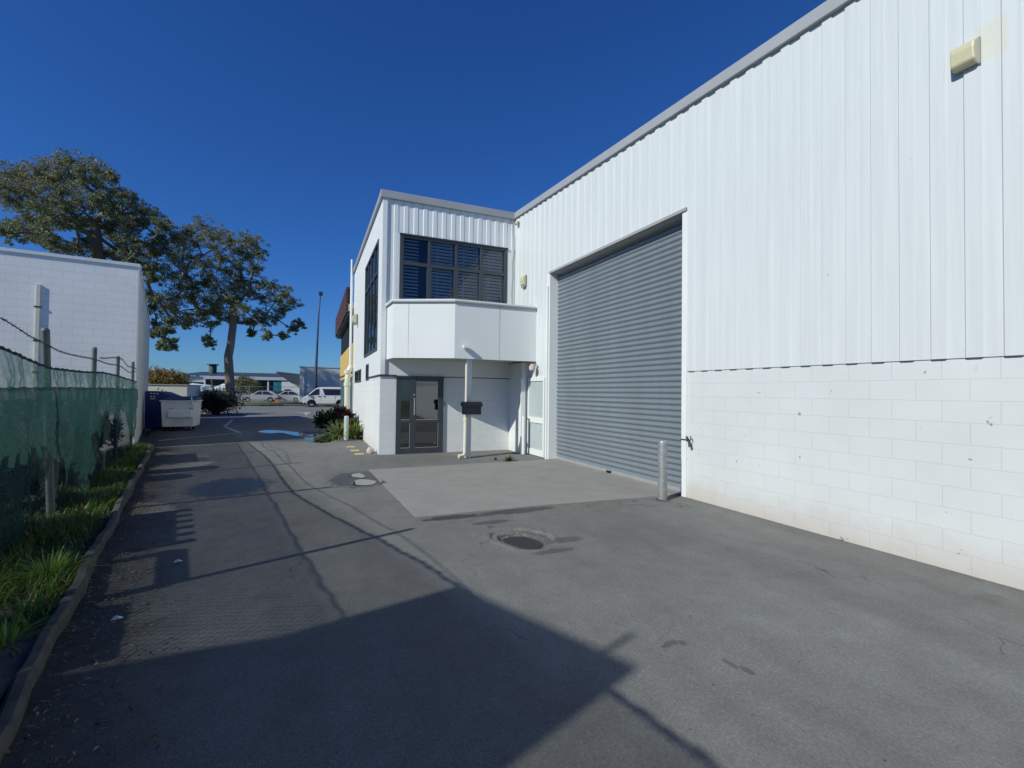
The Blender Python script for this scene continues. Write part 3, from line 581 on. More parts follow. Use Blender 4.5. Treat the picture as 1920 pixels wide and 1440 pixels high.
for j, (a0, a1, z0, z1) in enumerate(lw_h[1:]):
    sw = MB(); sw.fbox(LW, a0, a0+.06, -.06, .03, z0, z1); sw.fbox(LW, a1-.06, a1, -.06, .03, z0, z1); sw.fbox(LW, a0+.06, a1-.06, -.06, .03, z1-.05, z1); sw.fbox(LW, a0+.06, a1-.06, -.06, .03, z0, z0+.05)
    if j: sw.fbox(LW, a0+.75, a0+.95, -.058, .028, z0+.05, z1-.05)
    w = sw.build('side_window', M_['frame'], WH); MB().fbox(LW, a0+.03, a1-.03, -.04, -.034, z0+.02, z1-.02).build('pane', M_['glass_dark'], w)
b = MB(); b.tube([LW(20.1, .12, 7.1), LW(20.1, .12, 2.6), LW(20.05, .14, 2.3)], .05, 10); b.build('vent_pipe', M_['paint'], WH, smooth=True)
b = MB(); b.tube([LW(20.0, .10, 2.6), LW(19.9, .22, 2.35), LW(19.9, .24, 1.9), LW(19.9, .22, .3), LW(19.9, .22, .0)], .11, 12); b.tube([LW(19.9, .24, 1.95), LW(19.9, .24, 1.8)], .135, 12); b.tube([LW(19.9, .24, 2.45), LW(19.9, .24, 2.3)], .135, 12); b.build('downpipe', M_['creampipe'], WH, smooth=True)
b = MB(); b.tube([LW(15.2, .05, .55), LW(15.2, .13, .55), LW(15.2, .13, .5)], .03, 8); b.build('wall_outlet', M_['paint2'], WH)

# ---- balcony
BP = [(1.475, 11.80), (1.53, 11.12), (2.87, 10.45), (5.035, 10.45)]; BZ0, BZ1 = 2.40, 3.76
pan = MB(); cap = MB()
for (x0, y0), (x1, y1) in zip(BP[:-1], BP[1:]):
    d = _n(np.array([x1-x0, y1-y0])); nn = np.array([-d[1], d[0]])
    if nn[1] < 0: nn = -nn
    q = nn*.07
    pan.hexa([(x0,y0,BZ0),(x1,y1,BZ0),(x1+q[0],y1+q[1],BZ0),(x0+q[0],y0+q[1],BZ0),(x0,y0,BZ1),(x1,y1,BZ1),(x1+q[0],y1+q[1],BZ1),(x0+q[0],y0+q[1],BZ1)])
def offset_path(P, o):
    out = []
    for i, p in enumerate(P):
        ds = []
        if i: ds.append(_n(np.array(P[i])-np.array(P[i-1])))
        if i < len(P)-1: ds.append(_n(np.array(P[i+1])-np.array(P[i])))
        ns = [np.array([d[1], -d[0]]) for d in ds]; nm = _n(sum(ns)); k = 1/max(.4, nm.dot(ns[0])); out.append(tuple(np.array(p)+nm*o*k))
    return out
def band(P, o0, o1, z0, z1):
    A = offset_path(P, o0); B_ = offset_path(P, o1); mb = MB()
    for i in range(len(P)-1):
        mb.hexa([(*A[i],z0),(*A[i+1],z0),(*B_[i+1],z0),(*B_[i],z0),(*A[i],z1),(*A[i+1],z1),(*B_[i+1],z1),(*B_[i],z1)])
    return mb
BAL = band(BP, 0, -.07, BZ0, BZ1).build('balcony', M_['paint2'], WH)
band(BP, .045, -.11, BZ1, BZ1+.045).build('capping', M_['paint2'], BAL, bevel=.005); band(BP, .040, .004, BZ1-.03, BZ1-.001).build('capping_edge', M_['capdark'], BAL)
for (x, y, dx, dy) in [(1.87, 10.95, -.447, -.895), (4.01, 10.45, 0, -1)]:
    sj = MB().hexa([(x-.006,y,BZ0+.01),(x+.006,y,BZ0+.01),(x+.006,y+.01,BZ0+.01),(x-.006,y+.01,BZ0+.01),(x-.006+dx*.003,y+dy*.003,BZ1),(x+.006+dx*.003,y+dy*.003,BZ1),(x+.006,y+.01,BZ1),(x-.006,y+.01,BZ1)]); sj.build('joint_strip', M_['cap'], BAL)
P2 = offset_path(BP, -.075)
b = MB(); b.prism([P2[0], P2[1], P2[2], P2[3], (5.0, 11.81)], BZ0+.03, BZ0+.15); b.build('floor_slab', M_['soffit'], BAL)
b = MB(); b.box(3.22, 3.35, 10.58, 10.71, 0, 2.43); b.build('balcony_post', M_['paint'], WH, bevel=.006)
b = MB(); b.tube([(3.2, 10.535, 2.43), (3.2, 10.535, .95)], .034, 8); b.tube([(3.19, 10.53, .95), (3.18, 10.52, .14), (3.15, 10.52, .08), (3.02, 10.50, .065)], .047, 10); b.tube([(3.19, 10.53, 1.0), (3.19, 10.53, .9)], .056, 10); b.build('post_downpipe', M_['creampipe'], WH, smooth=True)

# ---- things fixed to the warehouse
def wall_light(loc, w, h, dpt, F, label, dark=True, round_=False):
    """cream bulkhead lamp hung on a wall; F maps (along, out, up)"""
    s, z = loc; r = thing('wall_light', F(s, .03, z), label, 'wall light', 'outdoor lamps fixed to the white walls')
    b = MB(); b.fbox(F, s-w*.55, s+w*.55, .03, .05, z-h*.5, z+h*.5); b.build('back_plate', M_['capdark'], r)
    P = [(.05, -.5), (.05, .5), (dpt*.55, .48), (dpt*.95, .32), (dpt, .1), (dpt*.92, -.35), (dpt*.6, -.5)]
    b = MB(); n = len(P); vs = []
    for a in (s-w/2, s+w/2): vs += [F(a, t, z+h*k) for t, k in P]
    b.add(vs, [tuple(range(n-1,-1,-1)), tuple(range(n, 2*n))]+[(i, (i+1)%n, (i+1)%n+n, i+n) for i in range(n)]); b.build('cover', M_['cream'], r, bevel=.015)
    if dark: MB().fbox(F, s-w*.4, s+w*.4, .06, dpt*.8, z-h*.62, z-h*.5).build('sensor', M_['capdark'], r)
    return r
wall_light((2.19, 4.72), .17, .24, .13, MW, 'large cream bulkhead lamp high on the ribbed cladding above the block wall', False)
wall_light((11.15, 4.62), .20, .30, .12, MW, 'cream sensor lamp on the cladding between the window and the roller door')
wall_light((18.3, 4.35), .28, .36, .2, LW, 'cream lamp high on the plain side wall beyond the tall stair window')
r = thing('security_camera', (3.09, 10.45, 2.68), 'small white box camera on the balcony front above the post', 'camera')
b = MB(); b.box(3.05, 3.19, 10.30, 10.42, 2.64, 2.71); b.build('housing', M_['paint'], r, bevel=.008); MB().box(3.09, 3.15, 10.42, 10.449, 2.65, 2.7).build('bracket', M_['cap'], r)
r = thing('sensor_light', MW(11.55, .03, 6.35), 'tiny round dome sensor under the roof capping in the corner', 'sensor')
b = MB(); b.lathe(MW(11.55, .09, 6.33), [(.02, -.07), (.045, -.04), (.05, 0), (.03, .05)], 12); b.build('dome', M_['cream'], r, smooth=True); MB().fbox(MW, 11.52, 11.58, .0, .07, 6.33, 6.37).build('bracket', M_['cap'], r)
r = thing('door_lamp', (4.93, 10.6, 2.3), 'small round white lamp above the side door under the balcony', 'lamp')
b = MB(); b.lathe((4.86, 10.35, 2.14), [(.02, 0), (.07, .03), (.085, .1), (.05, .17), (.02, .19)], 14); b.build('globe', M_['pink'], r, smooth=True); MB().box(4.86, 4.97, 10.32, 10.38, 2.28, 2.33).build('arm', M_['cap'], r)
r = thing('letterbox', (3.30, 10.4, 1.07), 'black metal letterbox fixed to the white balcony post', 'letterbox')
b = MB(); b.box(3.08, 3.50, 10.28, 10.48, 1.07, 1.28); b.build('body', M_['black'], r, bevel=.008)
b = MB(); pr_ = [(9.77, 1.255), (9.77, 1.31), (9.82, 1.36), (9.90, 1.375), (9.98, 1.36), (10.01, 1.31), (10.01, 1.27)]
b.prism_dir([(3.05, y+.49, z) for y, z in pr_], (.48, 0, 0)); b.build('lid', M_['black'], r, bevel=.006)
r = thing('door_bell', (3.0, 11.8, 1.28), 'small grey bell push on the wall beside the dark entrance door', 'bell')
MB().box(2.985, 3.015, 11.80, 11.819, 1.24, 1.31).build('plate', M_['capdark'], r); MB().lathe((3.0, 11.795, 1.27), [(.006, -.006), (.008, 0), (.006, .006)], 8).build('button', M_['black'], r)
r = thing('padlock', MW(5.40, .03, .89), 'rusty dark padlock and bolt on the white jamb beside the roller door', 'padlock')
b = MB(); b.tube([MW(5.6, .035, .9), MW(5.42, .035, .9)], .008, 6); b.tube([MW(5.47, .03, .93), MW(5.44, .07, .95), MW(5.43, .08, .90)], .016, 6); b.build('bolt', M_['wire'], r)
b = MB(); b.tube([MW(5.44, .06, .90), MW(5.40, .07, .86), MW(5.36, .06, .93), MW(5.39, .05, .96)], .009, 6); b.build('shackle', M_['wire'], r)
b = MB(); b.tube([MW(5.395, .06, .87), MW(5.375, .07, .80)], .022, 8); b.build('body', M_['wire'], r)
def bollard(x, y, h, r, mt, label):
    o = thing('bollard', (x, y, 0), label, 'bollard'); b = MB()
    b.lathe((x, y, -.02), [(r, 0), (r, h-.03), (r*.93, h-.004), (r*.6, h+.01)], 24); b.build('post', mt, o, smooth=50)
    b = MB(); b.lathe((x, y, 0), [(r*1.5, .0), (r*1.35, .018), (r*1.02, .02)], 16); b.build('footing', M_['kerb'], o); return o
bollard(4.77, 5.48, .92, .068, M_['galv'], 'galvanised steel pipe bollard in front of the roller door')
bollard(.72, 15.5, .80, .07, pm('pale_green_paint', (.42, .5, .45), .6, .08, 5, .05), 'pale green bollard beside the planted bed at the office corner')
b = MB(); b.lathe((1.16, 12.2, 0), [(.10, 0), (.105, .05), (.07, .13), (.03, .17)], 9); o = b.build('broken_block', M_['pink'], loc=(1.16, 12.15, 0)); tag(o, 'small pinkish broken block at the foot of the office corner', 'stone')
for v in o.data.vertices: v.co += Vector(rng.normal(0, .012, 3))

# ================================================================ YELLOW SHOP BEYOND
SH = thing('shop_building', (1.1, 25, 0), 'yellow panelled shop with brown slatted sunshade beyond the white office', 'building')
b = MB(); b.fbox(LW, 20.32, 29.0, -4, .04, 2.42, 3.62); b.build('yellow_panel', M_['yellow'], SH)
b = MB(); b.fbox(LW, 20.32, 29.0, -4, .03, 2.20, 2.33); b.build('yellow_trim', M_['yellow'], SH); MB().fbox(LW, 20.32, 29, -4, .0, 2.33, 2.42).build('shadow_gap', M_['bgdark'], SH)
b = MB(); b.fbox(LW, 20.32, 28.8, -4, -.1, 3.62, 5.1); b.fbox(LW, 20.32, 28.8, -4, -.1, 0, 2.2); b.build('recess', M_['bgdark'], SH)
w = MB(); [w.fbox(LW, 20.4+k*1.2, 20.48+k*1.2, -.1, .02, 3.62, 5.0) for k in range(8)]; w.fbox(LW, 20.4, 28.88, -.1, .018, 4.96, 5.02); w = w.build('upper_window', M_['frame'], SH); MB().fbox(LW, 20.4, 28.8, -.05, -.04, 3.63, 5.0).build('pane', M_['glass_dark'], w)
w = MB(); [w.fbox(LW, 20.5+k*1.1, 20.64+k*1.1, -.1, .03, 0, 2.19) for k in range(8)]; w.fbox(LW, 20.5, 28.34, -.1, .028, 2.12, 2.17); w = w.build('shopfront', M_['tealframe'], SH); MB().fbox(LW, 20.5, 28.8, -.05, -.04, 0.05, 2.18).build('pane', glass_mat('shop_glass', (.1, .2, .24), .3), w)
b = MB(); z = 4.95
while z < 6.05: b.fbox(LW, 20.6, 30.4, .22, .30, z, z+.13); z += .16
for s in (20.7, 23.9, 27.1, 30.2): b.fbox(LW, s, s+.08, .14, .219, 4.9, 6.08)
sc = b.build('sunshade', M_['brown'], SH); b = MB(); b.fbox(LW, 20.6, 30.4, -.1, .22, 4.85, 4.93); b.build('soffit', M_['bgdark'], sc)
b = MB(); b.fbox(LW, 20.4, 29, -6, .1, 5.1, 5.35); b.build('roof', M_['soffit'], SH)
b = MB(); b.fbox(LW, 20.5, 20.9, .02, .2, 5.0, 5.3); b.build('roof_bracket', M_['cream'], SH)

# ================================================================ LEFT NEIGHBOUR BUILDING
LB = thing('block_building', (-4.6, 15.0, 0), 'white painted blockwork building at the end of the green fence', 'building')
c15, s15 = math.cos(R_(15)), math.sin(R_(15))
c12, s12 = math.cos(R_(8.5)), math.sin(R_(8.5))
def NB(a, t, z): return (-4.6+a*c12+t*s12, 15.0+a*s12-t*c12, z)          # a along the front (to the right), t outward to camera
def NS(a, t, z): return (-4.6-a*s15+t*c15, 15.0+a*c15+t*s15, z)            # a away along the side, t outward to the drive
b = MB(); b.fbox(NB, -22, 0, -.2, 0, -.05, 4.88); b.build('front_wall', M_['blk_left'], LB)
b = MB(); b.fbox(NS, .06, 14, -.2, 0.002, -.05, 4.88); b.build('side_wall', M_['blk_left_shaded'], LB)
b = MB(); b.fbox(NB, -22.0, .03, -.24, .03, 4.84, 4.92); b.fbox(NS, .25, 14.05, -.24, .035, 4.845, 4.922); b.build('roof_capping', M_['paint'], LB)
b = MB(); b.add([NB(-22, -.2, 4.8), NB(-.2, -.2, 4.8), NS(13.8, -.2, 4.8), NS(13.8, -22, 4.8)], [(0,1,2,3)]); b.fbox(NS, 13.85, 13.99, -9, -.2, 0, 4.8); b.build('roof', M_['bgroof'], LB)
b = MB(); b.fbox(NB, -1.93, -1.86, .004, .035, 0, 4.12); b.build('downpipe', M_['creampipe'], LB)
for z in (3.55, 2.72, 1.95): MB().fbox(NB, -1.96, -1.83, .003, .042, z, z+.035).build('pipe_bracket', M_['wire'], LB)

# ---- unseen workshop behind the camera, form guessed to cast the near drive's stepped shadow
WS = thing('workshop', (-5.5, 0, 0), 'unseen workshop behind the viewer, form guessed to shade the near driveway', 'building')
k = math.sin(R_(AZ))/math.tan(R_(EL)); kyy = math.cos(R_(AZ))/math.tan(R_(EL))
def src(x, y, h): return (x-k*h, y-kyy*h)
H = 5.2; A_ = src(1.07, 3.65, H); B2 = src(1.75, 2.19, H); lowh = H-.755
Cc = src(0., 3.32, lowh); D_ = src(-.74, 3.33, lowh-.02); 
du = np.array([D_[0]-Cc[0], D_[1]-Cc[1]]); du = du/np.linalg.norm(du)
E_ = (Cc[0]-9*c15, Cc[1]-6*s15)
low2 = H-.49; back = src(1.12, 1.72, low2)
b = MB(); b.prism([A_, B2, (B2[0]-1.6*c15, B2[1]-1.6*s15), (A_[0]-1.12*c15-.1, A_[1]-1.12*s15)], 0, H); b.build('raised_block', M_['brick'], WS)  # raised part guessed from the step in the cast shadow
b = MB(); b.prism([(A_[0]-.03, Cc[1]+.0), (B2[0]-.06, B2[1]-.06), (back[0]-.02, back[1]-.2), (back[0]+1.2, back[1]-9), (back[0]-9, back[1]-9), (D_[0]-9, D_[1]-.3), D_, Cc][::-1], 0, lowh); b.build('main_wall', M_['brick'], WS)
pp = src(1.66, 2.39, H); b = MB(); b.tube([(pp[0]-.03, pp[1], H-.05), (pp[0]-.03, pp[1], H+.22)], .022, 8); b.build('vent', M_['galv'], WS)

# ================================================================ FENCE
FP = [(-2.40, 4.05), (-2.95, 6.90), (-3.53, 9.88), (-4.05, 12.35), (-4.50, 14.75), (-1.78, 1.15), (-1.2, -1.7)]
def FF(s, t, z): return (-1.556-.202*s+t*.98, s+t*.2, z)
FE = thing('chain_link_fence', (-2.95, 6.9, 0), 'chain-link fence hung with torn green shade cloth and barbed wire', 'fence')
for i, (x, y) in enumerate(FP):
    b = MB(); h = 2.27 if i else 2.45
    P = [FF(y, -.05, -.1), FF(y, -.05, h)] if i != 1 else [FF(y+.55, -.03, -.1), FF(y+.02, -.02, 2.26)]
    b.tube(P, .036 if i != 1 else .040, 10); b.lathe((P[-1][0], P[-1][1], P[-1][2]), [(.042 if i == 1 else .038, -.01), (.03, .02)], 10)
    b.build('post', M_['post'], FE, smooth=50)
# chain-link wires
S0, S1 = -3.0, 14.75; cw = MB(); dia = .062; zt = 1.56
def wire_seg(p, q, r=.0020):
    p, q = np.array(p), np.array(q); d = _n(q-p); u = np.array([.2, -.98, 0]) ; u = _n(np.cross(d, [.98, .2, 0])); w = np.cross(d, u)
    vs = [p+r*(math.cos(a)*u+math.sin(a)*w) for a in (0, 2.094, 4.189)]+[q+r*(math.cos(a)*u+math.sin(a)*w) for a in (0, 2.094, 4.189)]
    cw.add(vs, [(0,1,4,3), (1,2,5,4), (2,0,3,5)])
zbot = .04; hgt = zt-zbot
nn_ = int((S1-S0+hgt)/dia)
for i in range(nn_):
    for sg in (1, -1):
        sa = S0-hgt*.0+i*dia if sg == 1 else S0+i*dia
        a0, a1 = sa, sa-sg*hgt
        z0, z1 = zbot, zt
        lo, hi = min(a0, a1), max(a0, a1)
        if hi < S0 or lo > S1: continue
        t0 = 0.; t1 = 1.
        for tt in (0,):
            if a0 > S1: t0 = (a0-S1)/(a0-a1) if a0 != a1 else 0
            if a1 > S1: t1 = (S1-a0)/(a1-a0)
            if a1 < S0: t1 = (a0-S0)/(a0-a1)
            if a0 < S0: t0 = (S0-a0)/(a1-a0)
        if t1 <= t0: continue
        wire_seg(FF(a0+(a1-a0)*t0, -.012, z0+(z1-z0)*t0), FF(a0+(a1-a0)*t1, -.012, z0+(z1-z0)*t1))
cw.build('chain_link_mesh', M_['hem'], FE, recalc=False)
# barbed wire strands
for (zs, nm) in (([(-3, 2.25), (4.05, 2.28), (5.5, 2.20), (6.2, 2.11), (7.3, 2.06), (8.6, 2.04), (9.88, 2.07), (11, 2.05), (12.35, 2.06), (13.5, 1.98), (14.75, 2.02)], 0), ([(9.88, 2.12), (10.6, 2.16), (11.5, 2.2), (12.35, 2.23), (13.2, 2.12), (14.75, 2.1)], 1)):
    b = MB(); S = np.arange(zs[0][0], zs[-1][0], .045); Z = np.interp(S, [p[0] for p in zs], [p[1] for p in zs])
    for ph in (0, PI):
        b.tube([FF(s, .02+.006*math.cos(s*55+ph), z+.006*math.sin(s*55+ph)+.012*math.sin(s*2.3)) for s, z in zip(S, Z)], .0036, 4, cap=False)
    for s in np.arange(zs[0][0]+.05, zs[-1][0], .11):
        z = float(np.interp(s, [p[0] for p in zs], [p[1] for p in zs]))+.012*math.sin(s*2.3)
        for a in (0.6, 2.2): b.tube([FF(s+.005*a, .02-.02*math.cos(a), z-.022*math.sin(a)), FF(s-.005*a, .02+.02*math.cos(a), z+.022*math.sin(a))], .002, 4)
    b.build('barbed_wire', M_['wire'], FE, recalc=False)
# shade cloth
TOP = [(-3, 2.3), (1.5, 2.28), (3.0, 2.2), (4.0, 2.10), (5.5, 1.93), (5.91, 1.9), (6.39, 1.85), (6.98, 1.82), (8.58, 1.83), (10.19, 1.87), (11.59, 1.85), (13.48, 1.8), (14.75, 1.76)]
MID = [(-3, 1.6), (5.5, 1.59), (6.25, 1.595), (10.2, 1.6), (14.75, 1.58)]
BOT = [(-3, .1), (3.2, .12), (4.6, -.02), (5.66, -.0), (6.05, .02), (6.27, .03), (6.29, .12), (6.1, .35), (6.12, .48), (6.35, .53), (6.68, .59), (6.82, .76), (7.25, .74), (7.5, .62), (7.62, .30), (7.7, .30), (7.82, .52), (8.2, .42), (8.55, .09), (8.72, .08), (8.9, .22), (9.14, .26), (9.63, .43), (9.91, .59), (10.02, .79), (10.68, 1.02), (11.1, 1.12), (11.5, .95), (11.8, .6), (11.94, .57), (12.05, 1.1), (12.4, 1.12), (12.87, 1.05), (13.1, .66), (13.5, .5), (14.0, .36), (14.75, .3)]
BOT = sorted(BOT)
def ip(T, s): return float(np.interp(s, [p[0] for p in T], [p[1] for p in T]))
def wob(s, z, amp=1.):
    return amp*(.022*math.sin(s*7.3+2.*math.sin(z*2.1))+.016*math.sin(s*15.1+z*4.3)+.012*math.sin(z*9+s*3.1)+.02*math.sin(s*2.2-z*3)+.006*math.sin(s*41+z*23)+.006*math.sin(z*37-s*19))
def cloth(T0, T1, nzr, t, mt, name, amp=1., ds=.045):
    b = MB(); S = np.arange(S0, 14.76, ds); nS = len(S)
    for s in S:
        za, zb = ip(T0, s), ip(T1, s)
        jag = .03*math.sin(s*37)+.02*math.sin(s*91)
        for k in range(nzr+1):
            f = k/nzr; z = (zb+jag*(nzr > 8))*(f)+za*(1-f)
            loose = .3+.7*f
            b.v.append(FF(s, t+wob(s, z, amp*loose)+.10*max(0, f-.65)*math.sin(s*2.9), z))
    for i in range(nS-1):
        for k in range(nzr): b.f.append((i*(nzr+1)+k, (i+1)*(nzr+1)+k, (i+1)*(nzr+1)+k+1, i*(nzr+1)+k+1))
    return b.build(name, mt, FE, smooth='all', recalc=False)
cl = cloth(MID, BOT, 26, .055, M_['cloth'], 'shade_cloth', 1.)
cloth(TOP, [(p[0], p[1]-.03) for p in MID], 8, .035, M_['cloth_top'], 'shade_cloth_upper', .8)
b = MB(); S = np.arange(S0, 14.76, .05)
b.tube([FF(s, .035+wob(s, ip(TOP, s), .24), ip(TOP, s)+.004*math.sin(s*23)) for s in S], [.014+.005*math.sin(s*41) for s in S], 5); b.build('cloth_hem', M_['hem'], FE, recalc=False)
b = MB(); b.tube([FF(s, .03+wob(s, 1.6, .3), ip(MID, s)+.006*math.sin(s*17)) for s in S], .005, 5); b.build('cloth_seam', M_['hem'], FE, recalc=False)

# guessed things in the neighbour's yard, added and shaped to cast the toothed shadows
def pallet_caster(x, y, nlev, rot, label, top=1.5):
    r = thing('pallet_caster', (x, y, 0), label, 'pallets', 'guessed shadow-casting stacks behind the green cloth')
    hh = top/nlev
    for i in range(nlev):
        b = MB()
        for k in range(6): b.box(-.6, .6, -.82+k*.3, -.69+k*.3, i*hh+hh*.8, i*hh+hh*.98)
        for k in (-.45, 0, .42): b.box(k-.05, k+.05, -.82, .82, i*hh+hh*.18, i*hh+hh*.8)
        for k in range(3): b.box(-.6, .6, -.82+k*.7, -.7+k*.7, i*hh, i*hh+hh*.18)
        c_, s_ = math.cos(rot), math.sin(rot)
        b.v = [(x+a*c_-bb*s_, y+a*s_+bb*c_, z) for a, bb, z in b.v]; b.build('pallet', M_['timber'], r)
    return r
sx, sy = src(-1.42, 6.35, 1.5)
pallet_caster(sx-.55, sy, 10, R_(14), 'guessed pallet stack behind the cloth, casting the toothed shadow nearest the camera')
b = MB(); p0 = src(-1.26, 5.5, 1.5); p1 = src(-1.03, 4.58, 1.5); b.hexa([(p0[0]-.1, p0[1], 1.42), (p0[0]+.08, p0[1], 1.42), (p1[0]+.08, p1[1], 1.42), (p1[0]-.1, p1[1], 1.42), (p0[0]-.1, p0[1], 1.47), (p0[0]+.08, p0[1], 1.47), (p1[0]+.08, p1[1], 1.47), (p1[0]-.1, p1[1], 1.47)])
for v in (p0, p1): b.box(v[0]-.06, v[0]+.04, v[1]-.05 if v is p1 else v[1]-.1, v[1]+.05 if v is p1 else v[1], 0, 1.42)
tag(b.build('trestle', M_['timber'], loc=(p0[0], p0[1], 0)), 'guessed timber trestle behind the cloth, casting the narrow shadow beside the pallets', 'trestle')
p0 = src(-1.35, 3.95, 1.3)
b = MB(); b.hexa([(p0[0]-.9, p0[1]-.35, 0), (p0[0]+.1, p0[1]-.35, 0), (p0[0]+.1, p0[1]+.35, 0), (p0[0]-.9, p0[1]+.35, 0), (p0[0]-.8, p0[1]-.55, 1.3), (p0[0]+.28, p0[1]-.55, 1.3), (p0[0]+.08, p0[1]+.30, 1.3), (p0[0]-.8, p0[1]+.30, 1.3)])
tag(b.build('skip', M_['drum'], loc=(p0[0], p0[1], 0), bevel=.02), 'guessed steel skip behind the fence, casting the shadow near the camera', 'skip')
sx, sy = src(-2.5, 12.6, 1.35); pallet_caster(sx-.6, sy, 9, R_(14), 'guessed pallet stack behind the cloth, casting the shadow near the white building', 1.35)
for (qx, qy, hh, lab) in ((-1.95, 10.9, 1.25, 'guessed steel drum behind the cloth, shadow caster nearer the white building'), (-2.2, 9.95, 1.05, 'guessed steel drum behind the cloth, shadow caster farther from the white building')):
    x, y = src(qx, qy, hh); x -= .3
    r = thing('drum', (x, y, 0), lab, 'drum', 'guessed shadow-casting drums behind the green cloth')
    MB().lathe((x, y, 0), [(.29, 0), (.3, .3*hh), (.31, .32*hh), (.3, .34*hh), (.3, .64*hh), (.31, .66*hh), (.3, .68*hh), (.29, hh)], 20).build('barrel', M_['drum'], r, smooth=50)
    MB().lathe((x, y, hh-.02), [(.31, 0), (.31, .04), (.28, .04)], 20).build('rim', M_['drum'], r)

# ================================================================ VEGETATION
def leaves(b, c, n, rad, size, cols, droop=.6, squash=1., width=.34):
    """n leaf blades scattered in a ball"""
    c = np.array(c)
    P = rng.normal(0, 1, (n, 3)); P /= np.linalg.norm(P, axis=1)[:, None]; P *= (rng.random(n)**.45)[:, None]*rad; P[:, 2] *= squash
    D = rng.normal(0, 1, (n, 3)); D[:, 2] -= droop*1.5; D /= np.linalg.norm(D, axis=1)[:, None]
    U = np.cross(D, rng.normal(0, 1, (n, 3))); U /= np.linalg.norm(U, axis=1)[:, None]
    Ls = size*(.7+.6*rng.random(n)); ci = rng.integers(0, len(cols), n); j = .8+.4*rng.random(n)
    for i in range(n):
        p = c+P[i]; d = D[i]*Ls[i]; u = U[i]*Ls[i]*width*.5; col = tuple(v*j[i] for v in cols[ci[i]])
        b.add([p, p+d*.45+u, p+d, p+d*.45-u], [(0,1,2,3)], col)
OL = [(.17, .20, .09), (.22, .24, .125), (.14, .18, .10), (.27, .27, .13), (.10, .13, .06)]
BR = [(.26, .235, .10), (.22, .22, .11), (.30, .25, .12), (.17, .20, .09)]
OR = [(.29, .21, .07), (.25, .20, .08), (.18, .17, .07)]
def tree(name, base, fork_px, clumps, Y, label, r0, mt_bark, px_off, scale, depth, lsize=.19, dens=1., cat='tree'):
    """crown clumps are given as surveyed directions, then placed at their real distance with real depth"""
    root = thing(name, base, label, cat)
    nodes = [(np.array(base, float), -1)]
    for fx_, fy_ in fork_px:
        p = at(fx_, fy_, Y); nodes.append((p, len(nodes)-1))
    fork_n = len(nodes)
    C = []
    for (cx, cy, cr, tone) in clumps:
        Yc = Y+rng.uniform(-depth, depth)*(1-.25*rng.random())
        p = at(px_off[0]+cx/scale, px_off[1]+cy/scale, Yc); rr = cr/scale*np.linalg.norm(p-CAM)/F_PX*.95
        C.append((p, rr, tone))
    fk = nodes[fork_n-1][0]; C.sort(key=lambda c: np.linalg.norm(c[0]-fk))
    parent = {}
    for ci, (p, rr, tone) in enumerate(C):
        best, bi = 1e9, 0
        for ni in range(max(1, fork_n-2), len(nodes)):
            q = nodes[ni][0]; v = p-q
            nv = np.linalg.norm(v)+.01; cost = nv*(1+.55*(1-v[2]/nv)) + .22*np.linalg.norm(q-fk)
            if cost < best: best, bi = cost, ni
        q = nodes[bi][0]; mid = (p+q)/2+rng.normal(0, .06, 3)*np.linalg.norm(p-q); mid[2] -= .04*np.linalg.norm(p-q)
        nodes.append((mid, bi)); nodes.append((p, len(nodes)-1))
    cnt = [0]*len(nodes)
    for i in range(len(nodes)-1, 0, -1):
        if cnt[i] == 0: cnt[i] = 1
        cnt[nodes[i][1]] += cnt[i]
    tot = cnt[0]; trunk = MB(); limb = MB()
    rad = [min(r0*.5, r0*max(.045, .9*(c/tot)**.55)) for c in cnt]
    pts = [nodes[0][0]-np.array([0, 0, .3])]+[nodes[i][0] for i in range(1, fork_n)]
    fine = []; rr_ = []
    for i in range(len(pts)-1):
        for j in range(4):
            f = j/4; fine.append(pts[i]*(1-f)+pts[i+1]*f); rr_.append(r0*(1.0+.55*(i == 0)*(1-f)**3-.28*(i+f)/(len(pts)-1)))
    fine.append(pts[-1]); rr_.append(r0*.7)
    trunk.tube(fine, rr_, 12); trunk.build('trunk', mt_bark, root, smooth='all', recalc=False)
    for i in range(fork_n, len(nodes)):
        q, pi = nodes[i]; p0 = nodes[pi][0]; ra = min(rad[pi], rad[i]*1.35) if pi >= fork_n-1 else rad[i]*1.2
        limb.tube([p0, (p0+q)/2+rng.normal(0, .03, 3)*np.linalg.norm(q-p0), q], [ra, (ra+rad[i])/2, rad[i]], 6, cap=False)
    lv = MB()
    for p, rr, tone in C:
        nt = max(8, int(30*dens))
        for t in range(nt):
            o = rng.normal(0, 1, 3); o = o/np.linalg.norm(o)*rr*(.2+1.1*rng.random()); o[2] *= .8
            limb.tube([p+o*.0, p+o*.5+np.array([0, 0, .1]), p+o], [.025, .018, .01], 3, cap=False)
            cols = {0: OL, 1: BR, 2: OR}[tone] if rng.random() < .8 else OL
            leaves(lv, p+o, int(34*dens), rr*.27, lsize, cols, .7, .6)
    limb.build('limbs', mt_bark, root, smooth='all', recalc=False)
    lv.build('crown', M_['leaf'], root, recalc=False)
    return root
